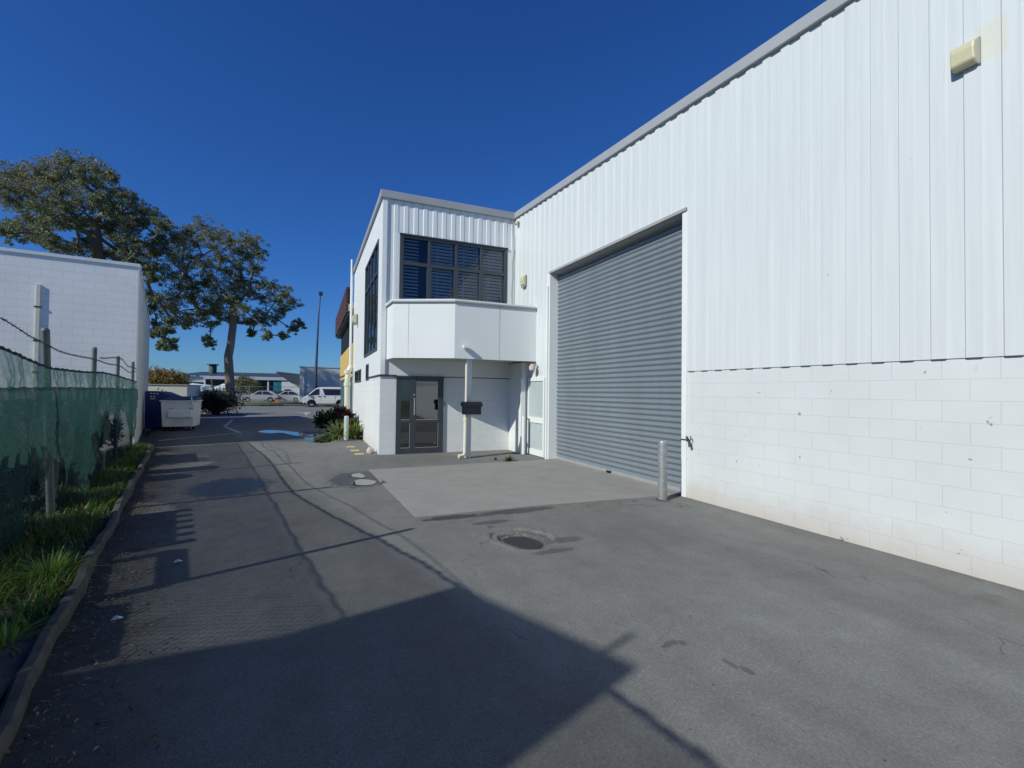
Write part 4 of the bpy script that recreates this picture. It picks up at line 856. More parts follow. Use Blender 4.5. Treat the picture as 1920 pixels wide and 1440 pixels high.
T2 = [(1140,470,62,0),(1060,500,55,0),(960,510,60,1),(1020,540,50,0),(1250,500,62,0),(1290,540,50,0),(1190,520,45,0),(1000,580,60,0),(1110,560,60,1),(1200,590,60,0),(1380,540,55,0),(1440,560,50,0),(1460,620,48,0),(1340,600,50,0),(1400,640,60,0),(1350,690,45,0),(1430,700,40,0),(1250,640,50,0),
 (1080,650,60,0),(990,650,50,0),(930,590,45,0),(1160,690,55,0),(1280,720,45,0),(960,740,60,1),(1050,740,50,0),(1010,800,50,0),(1470,790,42,0),(1540,800,45,0),(1600,840,45,0),(1640,890,42,0),(1560,880,50,0),(1220,800,60,1),(1310,810,55,0),(1410,830,50,0),(1480,870,50,0),(1590,930,42,0),(1690,1010,32,0),(1650,1040,28,0),(1550,980,42,0),(1470,1000,40,0),(1450,950,45,0),(1420,1060,28,0),(1500,1070,28,0),(1590,1075,26,0),
 (1000,860,60,1),(940,900,50,1),(1080,860,58,1),(1160,880,55,0),(980,950,50,1),(1060,970,50,1),(1130,960,45,0),(1190,1010,34,0),(1180,1120,28,0),(1160,1090,22,0),(1280,880,55,0),(1370,930,50,0),(1240,960,45,0),(1340,870,45,0),(1310,980,36,0),(1400,1000,34,0),(1130,780,60,0),(1180,750,50,1),(1090,800,50,0),(1260,850,45,0),(1200,940,45,1),(1330,790,45,0),(1370,770,45,0),(1040,1020,28,0),(1220,890,50,0)]
tree('gum_tree', (at(433, 755, 54)[0], 54, 0), [(430, 700), (428, 668), (432, 650), (437, 610), (438, 570)], T2, 54, 'tall gum tree with pale forked trunk on the street lawn', .44, M_['bark'], (0, 270), 3., 4.2)
T1 = [(30,170,55,0),(100,170,50,0),(0,240,60,0),(150,200,60,1),(210,160,50,1),(250,150,60,2),(240,220,60,2),(330,110,55,1),(400,110,62,0),(460,130,60,0),(530,140,55,0),(590,170,42,0),(620,185,26,0),(60,250,60,1),(150,270,66,0),(310,200,60,1),(340,260,60,0),(410,210,66,0),(480,230,60,0),(550,230,50,0),(640,260,40,0),(690,290,45,0),(740,330,45,0),(620,330,45,0),
 (50,310,50,0),(110,340,50,0),(200,350,55,0),(270,320,55,0),(350,330,50,0),(440,310,50,0),(540,310,40,0),(560,370,40,0),(660,370,50,0),(720,400,55,0),(790,380,50,0),(850,390,45,0),(880,430,45,0),(920,460,35,0),(800,450,50,0),(730,460,45,0),(660,440,40,0),
 (30,480,45,0),(90,450,55,0),(60,510,35,0),(160,430,50,0),(180,500,60,0),(250,470,55,0),(240,530,40,0),(320,440,45,0),(620,480,40,0),(660,530,50,0),(720,520,50,0),(300,560,50,0),(360,590,55,0),(430,600,45,0),(520,600,55,1),(590,620,45,0),(660,600,50,0),(720,590,50,0),(780,560,45,0),(850,560,50,2),(860,600,45,2),(800,620,45,0),(740,650,45,0),(680,650,45,0),(900,530,35,0),
 (830,700,40,0),(880,690,40,0),(860,760,36,0),(850,860,48,0),(890,880,38,0),(860,920,38,0),(880,1010,32,0),(860,1060,28,0),(400,420,38,0),(460,450,32,0),(380,380,45,0),(500,420,38,0),(560,450,38,0),(250,400,50,0),(470,540,40,0),(930,1100,24,0),(960,1140,22,0),(905,1130,20,0),(930,1040,28,0),(960,990,24,0),(980,1100,16,0)]
tree('gum_tree', (at(186, 700, 52)[0]-.3, 52, 0), [(184, 600), (183, 520), (182, 470), (180, 440), (178, 415)], T1, 52, 'large spreading gum tree rising behind the white block building', .52, M_['bark_d'], (0, 270), 3., 5, lsize=.20, dens=1.0)
def bush(name, c, r, h, label, cols, n, lsize, cat='bush', mt='leaf', mounds=9, droop=0.):
    root = thing(name, (c[0], c[1], 0), label, cat); lv = MB(); st = MB()
    for i in range(mounds):
        a = rng.random()*2*PI; q = rng.random()**.5*.62; p = np.array([c[0]+math.cos(a)*q*r[0], c[1]+math.sin(a)*q*r[1], h*(.35+.38*rng.random())*(1-.3*q)])
        leaves(lv, p, n//mounds, min(r[0], h)*.48, lsize, cols, droop, .8); st.tube([(c[0]+.2*math.cos(a)*q, c[1]+.2*math.sin(a)*q, -.02), tuple(p)], [.04, .015], 5)
    st.build('stem', M_['bark_d'], root, recalc=False); lv.build('foliage', M_[mt], root, recalc=False); return root
bush('bush', (-6.2, 33.6), (1.9, 1.8), 1.75, 'dark rounded bush beside the road behind the white bin', [(.012, .02, .012), (.02, .03, .016)], 6000, .16, mounds=22)  # leaves near black: the bush's shade is put into their colour
p = at(296, 700, 60); root = bush('autumn_tree', (p[0]+.6, 60), (2.6, 2.4), 4.6, 'round tree with orange flowering crown beyond the block building', OR+[(.3, .15, .03), (.05, .05, .02)], 9000, .3, 'tree', mounds=30)
bush('round_tree', (at(461, 715, 80)[0], 80), (1.9, 1.8), 4.8, 'olive bushy tree standing before the long low roof', OL+[(.16, .15, .05)], 5000, .3, 'tree', mounds=18)
bush('distant_tree', (at(345, 700, 110)[0], 112), (3., 2), 5.6, 'small dark tree poking above the long low roof', [(.03, .045, .02)], 2500, .5, 'tree')
# added shrubs behind the fence, near black to stand for shade in the openings
for i, (sy_, hh, lab) in enumerate(((13.9, 1.15, 'added dark shrub darkening the fence gaps next to the block building corner'), (12.7, 1.25, 'added dark shrub darkening the fence gaps between the last two fence posts'), (11.3, 1.2, 'added dark shrub darkening the torn opening in the middle of the cloth'), (9.6, 1.0, 'added dark shrub darkening the fence gaps at the second straight post'), (8.0, 1.05, 'added dark shrub darkening the gaps between the hanging strips of cloth'), (6.4, .95, 'added dark shrub darkening the gap at the leaning fence post'))):
    bush('filler_shrub', FF(sy_, -.75, 0)[:2], (.62, .75), hh, lab, [(.012, .022, .012), (.018, .03, .014), (.025, .028, .016)], 2600, .13, 'shrub', mounds=12)
# planted bed
def strap_plant(name, c, n, L_, label, cols, width=.035, up=.9, group=None):
    root = thing(name, (c[0], c[1], 0), label, 'plant', group); b = MB()
    for i in range(n):
        a = rng.random()*2*PI; ln = L_*(.6+.5*rng.random()); tilt = .15+up*rng.random(); r0 = .12*rng.random()*min(1, L_*1.6)
        x0, y0 = c[0]+math.cos(a)*r0, c[1]+math.sin(a)*r0; col = tuple(v*(.7+.6*rng.random()) for v in cols[rng.integers(0, len(cols))]); side = np.array([-math.sin(a), math.cos(a)])*width/2
        prev = None
        for k in range(7):
            f = k/6; out = ln*math.sin(tilt)*f*(1+.35*f); z = ln*math.cos(tilt)*f-ln*.55*f**2.6*(.4+tilt*.6); w = side*(1-f*.85)*(.7+.6*min(1, f*3))
            q0 = (x0+math.cos(a)*out-w[0], y0+math.sin(a)*out-w[1], max(.01, z)); q1 = (x0+math.cos(a)*out+w[0], y0+math.sin(a)*out+w[1], max(.01, z))
            if prev: b.add([prev[0], prev[1], q1, q0], [(0,1,2,3)], col)
            prev = (q0, q1)
    b.build('leaf_blades', M_['grassm'], root, recalc=False); return root
GR = [(.14, .21, .045), (.2, .26, .08), (.08, .14, .035), (.30, .34, .12)]
gp = 'strap-leaved plants in the bed by the office wall'
strap_plant('clump_plant', (.98, 16.0), 150, .95, 'strap-leaved plant between the pale green bollard and the office wall', GR, .05, group=gp)
strap_plant('clump_plant', (.5, 16.2), 140, .85, 'strap-leaved plant on the puddle side of the pale green bollard', GR, .05, group=gp)
strap_plant('clump_plant', (.85, 17.1), 120, .95, 'strap-leaved plant at the back of the bed near the big cream pipe', GR[:3], .05, group=gp)
RD = [(.09, .02, .025), (.14, .03, .03), (.06, .02, .02)]
bush('red_shrub', (.75, 18.4), (.42, .5), 1.3, 'dark red leaved shrub in front of the cream downpipe', RD+[(.03, .05, .02), (.05, .07, .03)], 1500, .2, 'shrub', mounds=9)
bush('red_shrub', (.98, 16.9), (.28, .3), 1.0, 'small dark red shrub behind the strap-leaved plants', RD+[(.06, .1, .03)]*2, 600, .2, 'shrub', mounds=6)
bush('green_shrub', (.3, 18.6), (.6, .7), .95, 'low dark green shrub at the street end of the planted bed', [(.02, .045, .015), (.03, .06, .02)], 1800, .2, 'shrub', mounds=9)
# verge grass
gb = MB(); G2 = [(.075, .155, .022), (.05, .12, .02), (.10, .19, .03), (.13, .19, .04), (.17, .15, .07)]
def blade(b, x, y, z0, ln, a, tilt, col, w):
    s = (-math.sin(a)*w/2, math.cos(a)*w/2); o1 = ln*.5*math.sin(tilt); o2 = ln*math.sin(tilt*1.5); h1 = ln*.5*math.cos(tilt); h2 = ln*.95*math.cos(tilt*1.3)
    ca, sa = math.cos(a), math.sin(a)
    b.add([(x-s[0], y-s[1], z0), (x+s[0], y+s[1], z0), (x+ca*o1+s[0]*.8, y+sa*o1+s[1]*.8, z0+h1), (x+ca*o1-s[0]*.8, y+sa*o1-s[1]*.8, z0+h1), (x+ca*o2, y+sa*o2, z0+h2)], [(0,1,2,3), (3,2,4)], col)
for i in range(34000):
    y = -1+16.2*rng.random()**.8; xk, xf = lx(y)-.08, fx(y)-.35
    f = rng.random(); x = xk+(xf-xk)*f
    if y < 3.9 and f < .45: continue
    patch = .5+.5*math.sin(x*5.1+y*2.3)*math.sin(y*1.9-x*3.)
    if rng.random() > .35+.65*patch: continue
    ln = (.06+.16*rng.random())*(.6+.8*patch); col = tuple(v*(.7+.6*rng.random()) for v in G2[rng.integers(0, 5)])
    blade(gb, x, y, -.02, ln, rng.random()*2*PI, .2+.8*rng.random(), col, .009+.006*rng.random())
g = gb.build('verge_grass', M_['grassm'], recalc=False); g['kind'] = 'stuff'; tag(g, 'rank green grass on the verge between kerb edging and fence', 'grass')
struct(MB().add([(lx(-4)-.05, -4, .0), (lx(15.05)-.05, 15.05, .0), (fx(15.05)-.5, 15.05, .0), (fx(-4)-.5, -4, .0)], [(0,1,2,3)]).build('verge', M_['yard']))
for (x, y, n, L_, lab) in ((-2.06, 4.95, 200, .36, 'bright green grass tuft beside the kerb edging'), (-1.75, 3.75, 110, .3, 'ragged green tuft at the near end of the verge')):
    strap_plant('grass_tuft', (x, y), n, L_, lab, [(.16, .30, .04), (.12, .25, .03), (.22, .36, .07)], .012, 1.0)
strap_plant('weed', (4.05, 9.85), 60, .2, 'green weed growing at the apron edge beside the side door', [(.07, .15, .03), (.05, .11, .02)], .03, 1.1)
strap_plant('weed', (3.8, 10.1), 24, .10, 'sparse low weed between the post and the side door', [(.08, .13, .04)], .02, 1.1)
strap_plant('weed', (1.0, 8.15), 26, .09, 'yellowish moss weed at the apron edge by the small puddle', [(.16, .16, .05)], .02, 1.2)
strap_plant('weed', (5.38, 3.25), 14, .07, 'tiny weed in the crack at the base of the block wall', [(.08, .14, .04)], .012, 1.)
# dry leaf litter along the kerb
lt = MB(); LC = [(.09, .07, .05), (.13, .10, .07), (.06, .045, .035), (.2, .17, .12)]
for i in range(5200):
    y = .5+14.5*rng.random()**.9; x = lx(y)+.06+abs(rng.normal(0, .24)); a = rng.random()*2*PI; s = .006+.014*rng.random(); col = tuple(v*(.6+.8*rng.random()) for v in LC[rng.integers(0, 4)])
    if i % 9 == 0: x = lx(y)+rng.random()*5; s *= .5; 
    if x > 4.9: continue
    ca, sa = math.cos(a)*s, math.sin(a)*s; z = .006+.01*rng.random()
    lt.add([(x-ca, y-sa, z), (x+sa*.4, y-ca*.4, z+.006*rng.random()), (x+ca, y+sa, z+.004), (x-sa*.4, y+ca*.4, z+.008*rng.random())], [(0,1,2,3)], col)
for i in range(26):
    y = 1+6*rng.random(); x = lx(y)+.1+.5*rng.random(); a = rng.random()*PI; L2 = .05+.12*rng.random(); col = (.13, .1, .07)
    lt.add([(x, y, .012), (x+.004, y+.003, .02), (x+L2*math.cos(a), y+L2*math.sin(a), .02), (x+L2*math.cos(a), y+L2*math.sin(a)+.004, .012)], [(0,1,2,3)], col)
o = lt.build('leaf_litter', M_['litter'], recalc=False); o['kind'] = 'stuff'; tag(o, 'brown dry leaves and twigs scattered along the kerb edging', 'leaf litter')
for (x, y, lab) in ((-1.2, 5.05, 'crumpled white paper scrap near the grass tuft'), (-1.28, 3.95, 'white paper scrap nearest the camera by the kerb')):
    b = MB(); b.add([(x-.03, y-.015, .01), (x+.03, y-.02, .02), (x+.035, y+.015, .012), (x-.025, y+.02, .024), (x, y, .035)], [(0,1,4), (1,2,4), (2,3,4), (3,0,4)]); tag(b.build('paper_scrap', M_['paint'], loc=(x, y, 0)), lab, 'litter')

# ================================================================ BINS, SHED
r = thing('wheeled_bin', (-5.0, 21.1, 0), 'white steel wheeled bin with dark lid beside the block building', 'bin')
x0, x1 = -5.56, -4.52; b = MB()
b.hexa([(x0+.03, 20.75, .16), (x1-.03, 20.75, .16), (x1-.03, 21.75, .16), (x0+.03, 21.75, .16), (x0, 20.65, 1.12), (x1, 20.65, 1.12), (x1, 21.85, 1.12), (x0, 21.85, 1.12)]); b.build('body', M_['binw'], r, bevel=.02)
b = MB(); b.box(x0-.03, x1+.03, 20.60, 21.9, 1.12, 1.16); b.tube([(x1+.02, 20.7, 1.14), (x1+.09, 20.7, 1.12)], .03, 8); b.build('rim', M_['binw'], r)
b = MB(); b.hexa([(x0, 20.62, 1.165), (x1, 20.62, 1.165), (x1, 21.88, 1.165), (x0, 21.88, 1.165), (x0+.03, 20.66, 1.21), (x1-.03, 20.66, 1.21), (x1-.03, 21.85, 1.30), (x0+.03, 21.85, 1.30)]); b.build('lid', M_['binlid'], r, bevel=.01)
b = MB(); b.hexa([(x0+.25, 20.56, .52), (x1-.04, 20.56, .52), (x1-.04, 20.72, .52), (x0+.25, 20.72, .52), (x0+.25, 20.58, .78), (x1-.06, 20.58, .78), (x1-.06, 20.70, .80), (x0+.25, 20.70, .80)]); b.build('lifting_pocket', M_['binw'], r, bevel=.015)
for xx in (x0+.28, x1-.16):
    b = MB(); b.tube([(xx, 20.65, .84), (xx+.06, 20.57, .88), (xx+.12, 20.65, .84)], .014, 6); b.build('lug', M_['galv'], r)
for xx in (x0+.2, x1-.2):
    for yy in (20.95, 21.6):
        b = MB(); b.tube([(xx-.03, yy, .085), (xx+.03, yy, .085)], .085, 14); c = b.build('wheel', M_['rubber'], r, smooth=50)
        b = MB(); b.box(xx-.045, xx-.035, yy-.04, yy+.04, .06, .17); b.box(xx+.035, xx+.045, yy-.04, yy+.04, .06, .17); b.box(xx-.035, xx+.035, yy-.04, yy+.04, .172, .18); b.build('fork', M_['galv'], c)
b = MB(); b.tube([(x1-.08, 20.62, 1.3), (x1-.04, 20.60, 1.0)], .02, 6); b.build('lid_stay', M_['binw'], r)
r = thing('blue_bin', (-5.9, 21.0, 0), 'tall blue ribbed crate bin in the shade between wall and white bin', 'bin')
b = MB(); X0, X1, Y0, Y1 = -6.42, -5.92, 21.95, 23.3
b.prism_dir([(X0, Y0, .02), (X1+.8, Y0, .02), (X1+.8, Y0, 1.10), (X1, Y0, 1.46), (X0, Y0, 1.5)], (0, Y1-Y0, 0)); b.build('body', M_['blue'], r, bevel=.015)
b = MB(); [b.box(X0+.02, X1+.33, Y0-.03, Y0, .12+.2*k, .18+.2*k) for k in range(5)]; b.build('rib', M_['blue'], r)
b = MB()
for j in range(2):
    for k_ in range(3 if j == 0 else 2): b.box(X0+.18+.1*k_, X0+.24+.1*k_, Y0-.036, Y0-.031, 1.38-.12*j, 1.42-.12*j)
b.box(X0+.18, X0+.34, Y0-.036, Y0-.031, 1.18, 1.21); b.build('white_marking', M_['paint'], r)
r = thing('white_shed', (-8.2, 31, 0), 'low cream walled store behind the blue bin', 'shed')
b = MB(); b.box(-10, -7.02, 30, 30.12, 0, 1.78); b.box(-7.02, -6.9, 30.0, 33, 0, 1.78); b.build('wall', M_['shed'], r); MB().box(-10.05, -6.86, 29.96, 33.1, 1.785, 1.84).build('roof', M_['cap'], r)
b = MB(); [b.box(-8.25+.17*k, -8.2+.17*k, 29.985, 29.998, 1.55-.07*k-.1*(k % 2), 1.63-.07*k) for k in range(7)]; b.build('wall_stain', M_['capdark'], r)

# ================================================================ STREET
def wheel(root, x, y, r, w, n=24):
    b = MB(); b.v = []; 
    prof = [(r*.62, -w/2), (r*.93, -w/2), (r, -w*.3), (r, w*.3), (r*.93, w/2), (r*.62, w/2)]
    vs = [(x+q*math.cos(2*PI*k/n), y+t, r+q*math.sin(2*PI*k/n)) for q, t in prof for k in range(n)]
    fs = [(i*n+k, i*n+(k+1)%n, (i+1)*n+(k+1)%n, (i+1)*n+k) for i in range(5) for k in range(n)]
    b.add(vs, fs); wh = b.build('wheel', M_['rubber'], root, smooth=40)
    b = MB(); vs = [(x+r*.64*math.cos(2*PI*k/n), y-w*.36, r+r*.64*math.sin(2*PI*k/n)) for k in range(n)]; b.add(vs, [tuple(range(n))])
    for k in range(6): a = PI/3*k; c_, s_ = math.cos(a), math.sin(a); b.hexa([(x+c_*.1*r-s_*.05, y-w*.48, r+s_*.1*r+c_*.05), (x+c_*r*.6-s_*.03, y-w*.42, r+s_*r*.6+c_*.03), (x+c_*r*.6+s_*.03, y-w*.42, r+s_*r*.6-c_*.03), (x+c_*.1*r+s_*.05, y-w*.48, r+s_*.1*r-c_*.05)]+[(x+c_*.1*r-s_*.05, y-w*.37, r+s_*.1*r+c_*.05), (x+c_*r*.6-s_*.03, y-w*.37, r+s_*r*.6+c_*.03), (x+c_*r*.6+s_*.03, y-w*.37, r+s_*r*.6-c_*.03), (x+c_*.1*r+s_*.05, y-w*.37, r+s_*.1*r-c_*.05)])
    b.build('rim', M_['rail'], wh)
def arc(cx, cz, r, a0, a1, n=8): return [(cx+r*math.cos(R_(a0+(a1-a0)*k/n)), cz+r*math.sin(R_(a0+(a1-a0)*k/n))) for k in range(n+1)]
def body(root, prof, y0, y1, tumble, zb, mt, name='body', bev=.05):
    """side profile swept across the width with tumblehome above the beltline zb; the sill keeps open wheel arches"""
    def Yf(z, side):
        t = max(0, z-zb)*tumble; return (y0+t) if side == 0 else (y1-t)
    b = MB(); n = len(prof)
    vs = [(x, Yf(z, 0), z) for x, z in prof]+[(x, Yf(z, 1), z) for x, z in prof]
    b.add(vs, [tuple(range(n-1,-1,-1)), tuple(range(n, 2*n))]+[(i, (i+1)%n, (i+1)%n+n, i+n) for i in range(n)])
    return b.build(name, mt, root, bevel=bev)
# van facing left, side on
VX, VY = -1.80, 47.0
V = thing('van', (VX+2.3, VY+.85, 0), 'white passenger van with dark side windows parked across the street', 'van')
def vp(x, z): return (VX+x, z)
fw, rw, wr = .86, 3.40, .32
prof = [(0.03, .30)]+[(.42, .26)]+[(x, z) for x, z in arc(fw, wr, .40, 180, 0)]+[(x, z) for x, z in arc(rw, wr, .40, 180, 0)]+[(4.55, .30), (4.62, .5), (4.62, 1.2), (4.50, 1.80), (4.3, 1.90), (2.5, 1.93), (1.6, 1.90), (1.25, 1.80), (.42, 1.08), (.10, .92), (.02, .7)]
body(V, [vp(x, z) for x, z in prof], VY, VY+1.7, .10, 1.0, M_['vanw'])
def vwin(pts, off=.012, name='side_window', mt='glass_dark', parent=V):
    b = MB(); P = [(VX+x, VY+max(0, z-1.)*.10-off, z) for x, z in pts]; b.prism_dir(P, (0, .01, 0)); return b.build(name, M_[mt] if mt in M_ else mt, parent)
M_['vanglass'] = pm('van_glass', (.02, .024, .045), .12, .1, 2, 0.)
vwin([(.62, 1.16), (1.20, 1.70), (1.52, 1.74), (1.52, 1.20), (1.0, 1.12)], mt='vanglass'); vwin([(1.78, 1.74), (4.30, 1.74), (4.35, 1.18), (2.0, 1.16)], mt='vanglass')
b = MB(); b.prism_dir([(VX+.44, VY+.1, 1.10), (VX+1.24, VY+.16, 1.79), (VX+1.24, VY+1.5, 1.79), (VX+.44, VY+1.6, 1.10)], (-.012, 0, .012)); b.build('windscreen', M_['vanglass'], V)
b = MB(); b.box(VX-.06, VX+.40, VY+.0, VY+1.7, .26, .48); b.box(VX-.02, VX+.05, VY+.1, VY+1.6, .48, .56); b.build('bumper', M_['rubber'], V, bevel=.03)
b = MB(); b.hexa([(VX+.01, VY-.01, .66), (VX+.22, VY-.01, .68), (VX+.22, VY+.2, .68), (VX-.01, VY+.3, .66), (VX+.07, VY-.01, .90), (VX+.26, VY-.01, .92), (VX+.26, VY+.2, .92), (VX+.05, VY+.3, .90)]); b.build('headlight', M_['lamp'], V)
b = MB(); b.box(VX+.52, VX+.60, VY-.2, VY-.02, 1.08, 1.34); b.build('mirror', M_['rubber'], V, bevel=.02)
for xx in (1.38, 1.84): MB().box(VX+xx, VX+xx+.2, VY-.03, VY, 1.02, 1.07).build('door_handle', M_['rubber'], V)
b = MB(); [b.box(VX+xx, VX+xx+.012, VY-.004, VY+.01, .45, 1.12) for xx in (.62, 1.64, 2.9)]; b.build('door_seam', M_['capdark'], V)
b = MB()
for cx in (fw, rw):
    b.prism_dir([(VX+x, VY+.02, z) for x, z in arc(cx, wr, .405, 180, 0)]+[(VX+cx+.405, VY+.02, .1), (VX+cx-.405, VY+.02, .1)][:0], (0, 1.6, 0))
b.build('wheel_arch', M_['rubber'], V)
for cx in (fw, rw): wheel(V, VX+cx, VY+.12, wr, .2); 
for cx in (fw, rw): wheel(V, VX+cx, VY+1.58, wr, .2)
# cars in the far car park
def car(x, y, mt, label):
    r = thing('parked_car', (x, y, 0), label, 'car', 'cars parked behind the far wire fence')
    P = [(0, .35), (.25, .25)]+arc(.75, .3, .36, 180, 0, 6)+arc(3.3, .3, .36, 180, 0, 6)+[(4.1, .3), (4.2, .8), (4.0, .98), (3.4, 1.42), (2.9, 1.47), (1.9, 1.45), (1.15, .98), (.25, .84), (.02, .62)]
    body(r, [(x+a, z) for a, z in P], y, y+1.7, .2, .9, mt, bev=.04)
    for pts in ([(1.35, 1.0), (1.95, 1.38), (2.3, 1.39), (2.3, 1.0)], [(2.4, 1.0), (2.4, 1.39), (2.95, 1.39), (3.6, 1.0)]):
        b = MB(); b.prism_dir([(x+a, y+max(0, z-.9)*.2-.012, z) for a, z in pts], (0, .01, 0)); b.build('side_window', M_['vanglass'], r)
    b = MB(); b.prism_dir([(x+1.2, y+.1, 1.0), (x+1.88, y+.2, 1.43), (x+1.88, y+1.5, 1.43), (x+1.2, y+1.6, 1.0)], (-.012, 0, .014)); b.build('windscreen', M_['vanglass'], r)
    MB().box(x-.015, x+.1, y-.01, y+.35, .58, .72).build('headlight', M_['lamp'], r)
    for cx in (.75, 3.3): wheel(r, x+cx, y+.1, .3, .18, 16)
    return r
c0 = car(-9.5, 66, M_['silver'], 'silver car behind the wire fence beside the orange utility box')
c1 = car(-20.5, 68, M_['silver'], 'silver car behind the wire fence near the white block building')
c2 = car(-16.2, 70, M_['darkcar'], 'dark car behind the far fence between gum trunk and orange machine')
for src_, loc, lab in ((c1, (-6.6, 67.5, 0), 'silver car at the open end of the parked row near the white wing-roofed building'), (c2, (-8.4, 74, 0), 'dark car parked one row behind the silver cars in the far yard'), (c0, (-23.5, 78, 0), 'silver car deep in the far yard by the boats'), (c1, (-14.0, 80, 0), 'silver car deep in the far yard behind the gum trunk')):
    copy_tree(src_, loc, lab)
# far wire fence on the lawn edge
r = thing('wire_fence', (-8, 61.5, 0), 'tall wire fence on galvanised posts across the street', 'fence')
b = MB(); b.box(-40, 1.2, 61.48, 61.52, 1.95, 2.0); b.box(-40, 1.2, 61.49, 61.51, .95, .97); b.build('rail', M_['galv'], r)
for k in range(14): MB().tube([(-38+3.*k, 61.5, 0), (-38+3.*k, 61.5, 2.1)], .035, 6).build('post', M_['galv'], r)
b = MB()
for i in range(280): x = -40+i*.147; b.add([(x, 61.5, .1), (x+.012, 61.5, .1), (x+.012, 61.5, 1.95), (x, 61.5, 1.95)], [(0,1,2,3)])
b.build('wire_mesh', M_['galv'], r, recalc=False)
r = thing('digger_frame', (-15.6, 64, 0), 'orange machine frame behind the far wire fence', 'machine')
b = MB(); [b.box(-16.3+.35*k, -16.1+.35*k, 64, 64.4, .3, 1.7) for k in range(5)]; b.build('upright', M_['orange'], r); b = MB(); [b.box(-16.4, -14.6, 63.95, 64.45, .35+.45*k, .5+.45*k) for k in range(4)]; b.build('crossbar', M_['orange'], r)
r = thing('timber_post', (at(402, 740, 57)[0], 57, 0), 'leaning dark post beside the gum trunk', 'post')
q0, q1 = at(404, 752, 57), at(397, 714, 57); MB().tube([tuple(q0), tuple((q0+q1)/2), tuple(q1)], [.11, .1, .07], 8).build('shaft', M_['bark_d'], r); MB().lathe(tuple(q1), [(.09, -.02), (.09, .05)], 8).build('cap', M_['galv'], r)
r = thing('utility_box', (at(519, 750, 59)[0], 59, .1), 'small orange utility box on the lawn before the parked cars', 'box')
p = at(519, 750, 59)[0]; MB().box(p-.22, p+.22, 58.9, 59.2, .1, .62).build('cabinet', M_['orange'], r); MB().box(p-.26, p+.26, 58.86, 59.24, .62, .68).build('lid', M_['timber'], r)
# lamp
r = thing('street_lamp', (-.55, 50, .1), 'tall slim dark street lamp standing behind the van', 'street lamp')
q = [(at(592, 735, 50)[0], 50, 0), tuple(at(592.5, 700, 50)), tuple(at(595, 640, 50)), tuple(at(597.5, 590, 50)), tuple(at(601, 553, 50))]
MB().tube(q, [.13, .125, .10, .07, .05], 10).build('pole', M_['lampost'], r, smooth='all')
t = q[-1]; b = MB(); b.box(t[0]-.18, t[0]+.22, 49.6, 50.3, t[2]-.02, t[2]+.28); b.build('lantern', M_['lampost'], r, bevel=.05)
# far buildings
r = thing('long_building', (-14, 92, 0), 'long low far building with pale fascia and dark open front', 'building')
z = at(450, 706, 92)[2]; xa, xb = at(333, 706, 92)[0], at(566, 710, 92)[0]; xm = at(383, 706, 92)[0]
b = MB(); b.box(xm, xb, 91.5, 92, z-.55, z); b.box(xa, xm, 92, 92.5, z-1.1, z-.15); b.build('fascia', M_['bgroof'], r)
b = MB(); b.prism_dir([(xa, 91.6, z+.02), (xb, 91.6, z+.02), (xb-1, 104, z+1.0), (xa+1, 104, z+1.0)], (0, 0, .08)); b.build('roof', M_['bgdark'], r)
b = MB(); b.box(xa, xb, 94, 94.3, 0, z-.3); b.box(xa, xb, 92.2, 94, z-.6, z-.56); b.build('wall', M_['bgshade'], r)
b = MB(); [b.box(xm+k*3.2, xm+k*3.2+.25, 91.7, 91.95, 0, z-.56) for k in range(6)]; b.build('column', M_['bgwhite'], r)
b = MB(); q0 = at(512, 724, 91)[0]; b.box(q0, q0+2.2, 91.4, 91.6, 1.4, 3.0); b.build('sign_board', M_['tealsign'], r)
b = MB(); [b.box(xm+.8+k*2.4, xm+2.2+k*2.4, 93.8, 93.95, 1.2, 2.3) for k in range(8)]; b.build('window', M_['vanglass'], r)
r = thing('roof_tank', (at(399, 690, 98)[0], 98, 5), 'dark green cylindrical tank on the long low roof', 'tank')
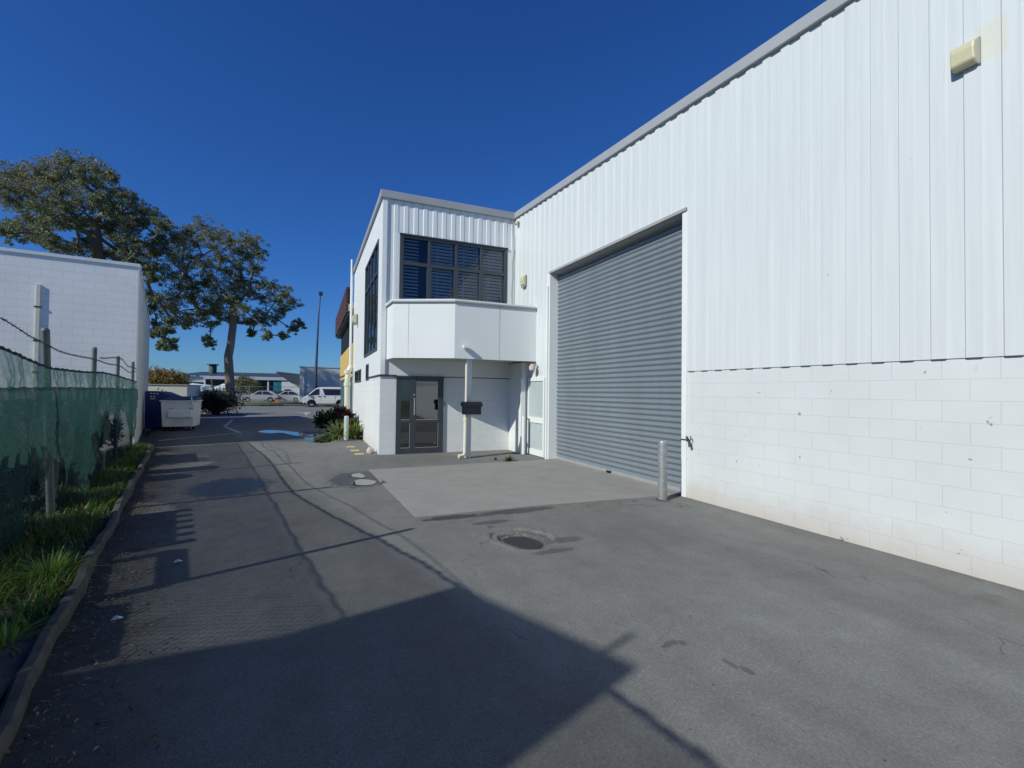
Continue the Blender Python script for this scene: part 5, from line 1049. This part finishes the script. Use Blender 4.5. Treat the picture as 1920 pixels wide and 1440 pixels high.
p = at(399, 700, 98); z1 = at(399, 683, 98)[2]; MB().lathe((p[0], 98, p[2]-1.2), [(.62, 0), (.62, z1-p[2]+1.0), (.55, z1-p[2]+1.1)], 16).build('drum', M_['green'], r, smooth=50); MB().lathe((p[0], 98, z1-.16), [(.95, 0), (.95, .16), (.6, .2)], 16).build('cap', M_['green'], r)
r = thing('wing_roof_building', (-5, 80, 0), 'white building with dark upswept wing roof beside the grey wall', 'building')
b = MB(); W = [tuple(at(x, y, 78)) for x, y in ((516, 697), (562, 702), (562, 722), (547, 719))]; b.prism_dir(W, (0, 8, .3)); b.build('wing_roof', M_['bgdark'], r)
x0, x1 = at(528, 720, 80)[0], at(564, 720, 80)[0]; zt_ = at(545, 716, 80)[2]; b = MB(); b.box(x0, x1, 80, 80.3, 0, zt_); b.build('wall', M_['bgwhite'], r); MB().box(x0+.4, x0+1.3, 79.9, 79.99, 1.0, 1.7).build('window', M_['vanglass'], r)
r = thing('grey_block_building', (2, 66, 0), 'pale grey windowless blockwork hall behind the van', 'building')
x0 = at(562.5, 690, 66)[0]; z = at(600, 689.5, 66)[2]; b = MB(); b.box(x0, 16, 66, 80, 0, z); b.build('wall', M_['bgwall'], r); MB().box(x0-.08, 16, 65.94, 80, z+.003, z+.12).build('capping', M_['bgroof'], r)
b = MB(); b.tube([(x0+.5, 65.9, .2), (x0+.5, 65.9, z-.4)], .06, 6); b.build('downpipe', M_['bgwhite'], r)
r = thing('pale_tank_row', (-21, 84, 0), 'row of white covered boats and trailers before the long building', 'boat')
b = MB()
for k in range(3):
    x = -24.5+k*4.2; b.add([(x, 83, .9), (x+3.4, 83, .9), (x+3.9, 83.8, 1.0), (x+3.4, 84.6, .9), (x, 84.6, .9), (x, 83, 1.7), (x+3.0, 83.1, 1.9), (x+4.2, 83.8, 2.2), (x+3.0, 84.5, 1.9), (x, 84.6, 1.7), (x+1.6, 83.8, 2.5)], [(0,1,6,5), (1,2,7,6), (2,3,8,7), (3,4,9,8), (4,0,5,9), (5,6,10), (6,7,10), (7,8,10), (8,9,10), (9,5,10)])
    b.box(x+.3, x+3, 83.3, 84.3, .3, .9)
b.build('hull', M_['bgwhite'], r)
